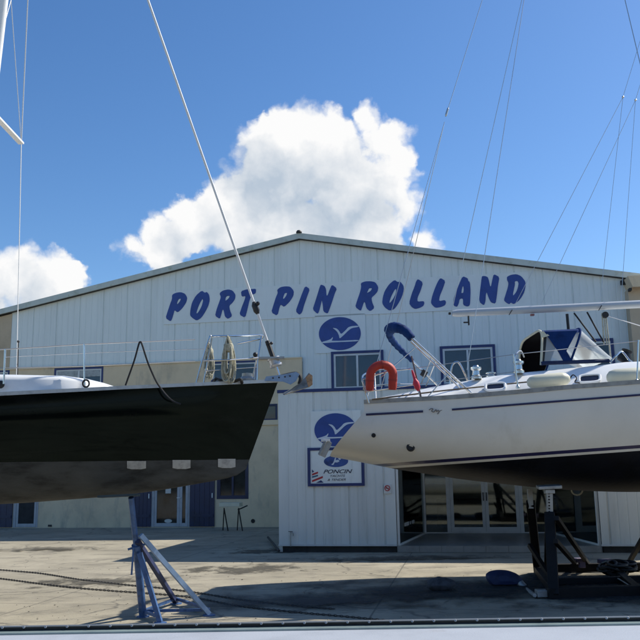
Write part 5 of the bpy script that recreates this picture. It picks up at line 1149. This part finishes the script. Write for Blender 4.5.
tr = strip(-.004, .006, .0065, .0145, 'toe_rail', M('worn_black_rail', (.022, .023, .024), .5, var=.25, scale=30))
strip(-.010, .008, .0150, .0170, 'rail_cap', M('dull_rail_cap', (.15, .16, .165), .4, metal=.4, var=.1))
c = MB(); c.lathe([(0, 0), (.0036, 0), (.0036, .0008), (.0020, .0012), (.0018, .0004), (0, .0004)], V((0, YR - .0105, zr + .0155)), (0, -.9, .5), 12); b0 = c.build('bolt', M('pale_bolt', (.36, .37, .37), .5), nbt)
me = b0.data; stp = 20.4 / 800 * YR; x0 = at(4, 625, YR).x; first = True
for k in range(-8, 42):
    o = b0 if first else b0.copy()
    if not first: COL.objects.link(o)
    first = False; x = x0 + k * stp; o.location = V((x, edge_y(x) - YR, 0))

# ================================================================== WORLD
SUN_AZ = (0.925, 0.380); SUN_EL = math.radians(45)
SUN_DIR = V((SUN_AZ[0] * math.cos(SUN_EL), SUN_AZ[1] * math.cos(SUN_EL), math.sin(SUN_EL))).normalized()
sd_ = bpy.data.lights.new('sun', 'SUN'); so = bpy.data.objects.new('sun', sd_); COL.objects.link(so)
sd_.energy = 5.0; sd_.angle = math.radians(0.5); sd_.color = (1.0, 0.95, 0.85)
so.rotation_euler = SUN_DIR.to_track_quat('Z', 'Y').to_euler(); so.location = SUN_DIR * 60
wd = bpy.data.worlds.new('World'); sc.world = wd; wd.use_nodes = True; nt = wd.node_tree; n = nt.nodes; L = nt.links
for x in list(n): n.remove(x)
out = n.new('ShaderNodeOutputWorld'); sky = n.new('ShaderNodeTexSky'); sky.sky_type = 'NISHITA'; sky.sun_disc = False
sky.sun_elevation = SUN_EL; sky.sun_rotation = math.atan2(SUN_AZ[0], SUN_AZ[1]); sky.air_density = 1.0; sky.dust_density = 0.45; sky.ozone_density = 3.6
bg = n.new('ShaderNodeBackground'); bg.inputs[1].default_value = 0.118; hsv = n.new('ShaderNodeHueSaturation'); hsv.inputs['Saturation'].default_value = 1.20; hsv.inputs['Hue'].default_value = 0.503; L.new(sky.outputs[0], hsv.inputs['Color']); L.new(hsv.outputs[0], bg.inputs[0])
# cumulus: soft union of balls on the sky sphere, edges broken up with fractal noise
def dirpx(px, py): return ray(px, py).normalized()
BL = [(288, 163, 54), (330, 163, 50), (268, 137, 28), (303, 127, 22), (248, 143, 19), (332, 128, 20), (386, 135, 26), (372, 120, 15), (374, 132, 22), (354, 140, 20), (398, 152, 18), (382, 185, 36), (402, 210, 24), (424, 241, 13), (355, 190, 44), (240, 200, 32), (275, 235, 55), (360, 235, 50), (310, 260, 60),
      (208, 222, 32), (184, 214, 21), (158, 236, 22), (134, 247, 13), (170, 250, 30), (60, 280, 31), (20, 278, 31), (-20, 285, 34), (48, 300, 36), (-70, 300, 45)]
grp = bpy.data.node_groups.new('cumulus_field', 'ShaderNodeTree')
grp.interface.new_socket('Vector', in_out='INPUT', socket_type='NodeSocketVector'); grp.interface.new_socket('Field', in_out='OUTPUT', socket_type='NodeSocketFloat')
gn = grp.nodes; gl_ = grp.links; gi = gn.new('NodeGroupInput'); go = gn.new('NodeGroupOutput'); prev = None
for px, py, r in BL:
    dn = gn.new('ShaderNodeVectorMath'); dn.operation = 'DISTANCE'; dn.inputs[1].default_value = dirpx(px, py); gl_.new(gi.outputs[0], dn.inputs[0])
    ma = gn.new('ShaderNodeMath'); ma.operation = 'MULTIPLY_ADD'; ma.inputs[1].default_value = -FL / r * 0.06; ma.inputs[2].default_value = 0.06; gl_.new(dn.outputs['Value'], ma.inputs[0])
    # scale by radius so the field is in radians near the rim
    mu = gn.new('ShaderNodeMath'); mu.operation = 'MULTIPLY'; mu.inputs[1].default_value = (r / FL) / 0.06; gl_.new(ma.outputs[0], mu.inputs[0])
    if prev is None: prev = mu.outputs[0]
    else:
        sm = gn.new('ShaderNodeMath'); sm.operation = 'SMOOTH_MAX'; sm.inputs[2].default_value = 0.008; gl_.new(prev, sm.inputs[0]); gl_.new(mu.outputs[0], sm.inputs[1]); prev = sm.outputs[0]
gl_.new(prev, go.inputs[0])
tc = n.new('ShaderNodeTexCoord')
def wnoise(scale, det, rough=.6):
    z = n.new('ShaderNodeTexNoise'); z.inputs['Scale'].default_value = scale; z.inputs['Detail'].default_value = det; z.inputs['Roughness'].default_value = rough; L.new(tc.outputs['Generated'], z.inputs['Vector']); return z
nz1 = wnoise(17, 8, .56)
s1_ = n.new('ShaderNodeVectorMath'); s1_.operation = 'SUBTRACT'; s1_.inputs[1].default_value = (.5, .5, .5); L.new(nz1.outputs['Color'], s1_.inputs[0])
s2_ = n.new('ShaderNodeVectorMath'); s2_.operation = 'MULTIPLY_ADD'; s2_.inputs[1].default_value = (.058, .058, .058); L.new(s1_.outputs[0], s2_.inputs[0]); L.new(tc.outputs['Generated'], s2_.inputs[2])
f1 = n.new('ShaderNodeGroup'); f1.node_tree = grp; L.new(s2_.outputs[0], f1.inputs[0])
bil = None
for vs_, amp in ((20, .022), (46, .012), (110, .005)):
    vz = n.new('ShaderNodeTexVoronoi'); vz.inputs['Scale'].default_value = vs_; L.new(s2_.outputs[0], vz.inputs['Vector'])
    mz = n.new('ShaderNodeMath'); mz.operation = 'MULTIPLY_ADD'; mz.inputs[1].default_value = -amp; mz.inputs[2].default_value = amp * .55; L.new(vz.outputs['Distance'], mz.inputs[0])
    if bil is None: bil = mz.outputs[0]
    else:
        az = n.new('ShaderNodeMath'); L.new(bil, az.inputs[0]); L.new(mz.outputs[0], az.inputs[1]); bil = az.outputs[0]
fsum = n.new('ShaderNodeMath'); L.new(f1.outputs[0], fsum.inputs[0]); L.new(bil, fsum.inputs[1])
lo_ = n.new('ShaderNodeVectorMath'); lo_.operation = 'ADD'; lo_.inputs[1].default_value = V((0.030, -0.01, 0.036)); L.new(s2_.outputs[0], lo_.inputs[0])
f2 = n.new('ShaderNodeGroup'); f2.node_tree = grp; L.new(lo_.outputs[0], f2.inputs[0])
al = n.new('ShaderNodeMapRange'); al.interpolation_type = 'SMOOTHSTEP'; al.inputs[1].default_value = -0.002; al.inputs[2].default_value = 0.010; L.new(fsum.outputs[0], al.inputs[0])
# self shading: more cloud between here and the sun -> darker
shd = n.new('ShaderNodeMapRange'); shd.inputs[1].default_value = -0.015; shd.inputs[2].default_value = 0.05
fs2 = n.new('ShaderNodeMath'); fs2.operation = 'MULTIPLY_ADD'; fs2.inputs[1].default_value = -1.1; L.new(bil, fs2.inputs[0]); L.new(f2.outputs[0], fs2.inputs[2]); L.new(fs2.outputs[0], shd.inputs[0])
nz2 = wnoise(9, 7, .6)
ad_ = n.new('ShaderNodeMath'); ad_.operation = 'MULTIPLY_ADD'; ad_.inputs[1].default_value = 1.5; ad_.inputs[2].default_value = -.72; L.new(nz2.outputs['Fac'], ad_.inputs[0])
thr = n.new('ShaderNodeMapRange'); thr.inputs[1].default_value = .40; thr.inputs[2].default_value = .62; thr.inputs[3].default_value = .007; thr.inputs[4].default_value = .022; L.new(nz2.outputs['Fac'], thr.inputs[0]); L.new(thr.outputs[0], al.inputs[2])
ad2 = n.new('ShaderNodeMath'); ad2.operation = 'ADD'; ad2.use_clamp = True; L.new(ad_.outputs[0], ad2.inputs[0]); L.new(shd.outputs[0], ad2.inputs[1])
rmp = n.new('ShaderNodeValToRGB'); L.new(ad2.outputs[0], rmp.inputs[0])
rmp.color_ramp.elements[0].position = 0.15; rmp.color_ramp.elements[0].color = (1.0, 1.0, 1.0, 1)
rmp.color_ramp.elements[1].position = 1.0; rmp.color_ramp.elements[1].color = (0.50, 0.59, 0.70, 1)
bgc = n.new('ShaderNodeBackground'); L.new(rmp.outputs[0], bgc.inputs[0]); bgc.inputs[1].default_value = 0.75
mxs = n.new('ShaderNodeMixShader'); L.new(al.outputs[0], mxs.inputs[0]); L.new(bg.outputs[0], mxs.inputs[1]); L.new(bgc.outputs[0], mxs.inputs[2]); L.new(mxs.outputs[0], out.inputs[0])

sc.view_settings.view_transform = 'Standard'; sc.view_settings.look = 'None'; sc.view_settings.exposure = 0.38; sc.view_settings.gamma = 1.0; sc.view_settings.use_curve_mapping = False
sc.render.engine = 'CYCLES'
sc.cycles.max_bounces = 8; sc.cycles.transparent_max_bounces = 12; sc.cycles.use_denoising = True
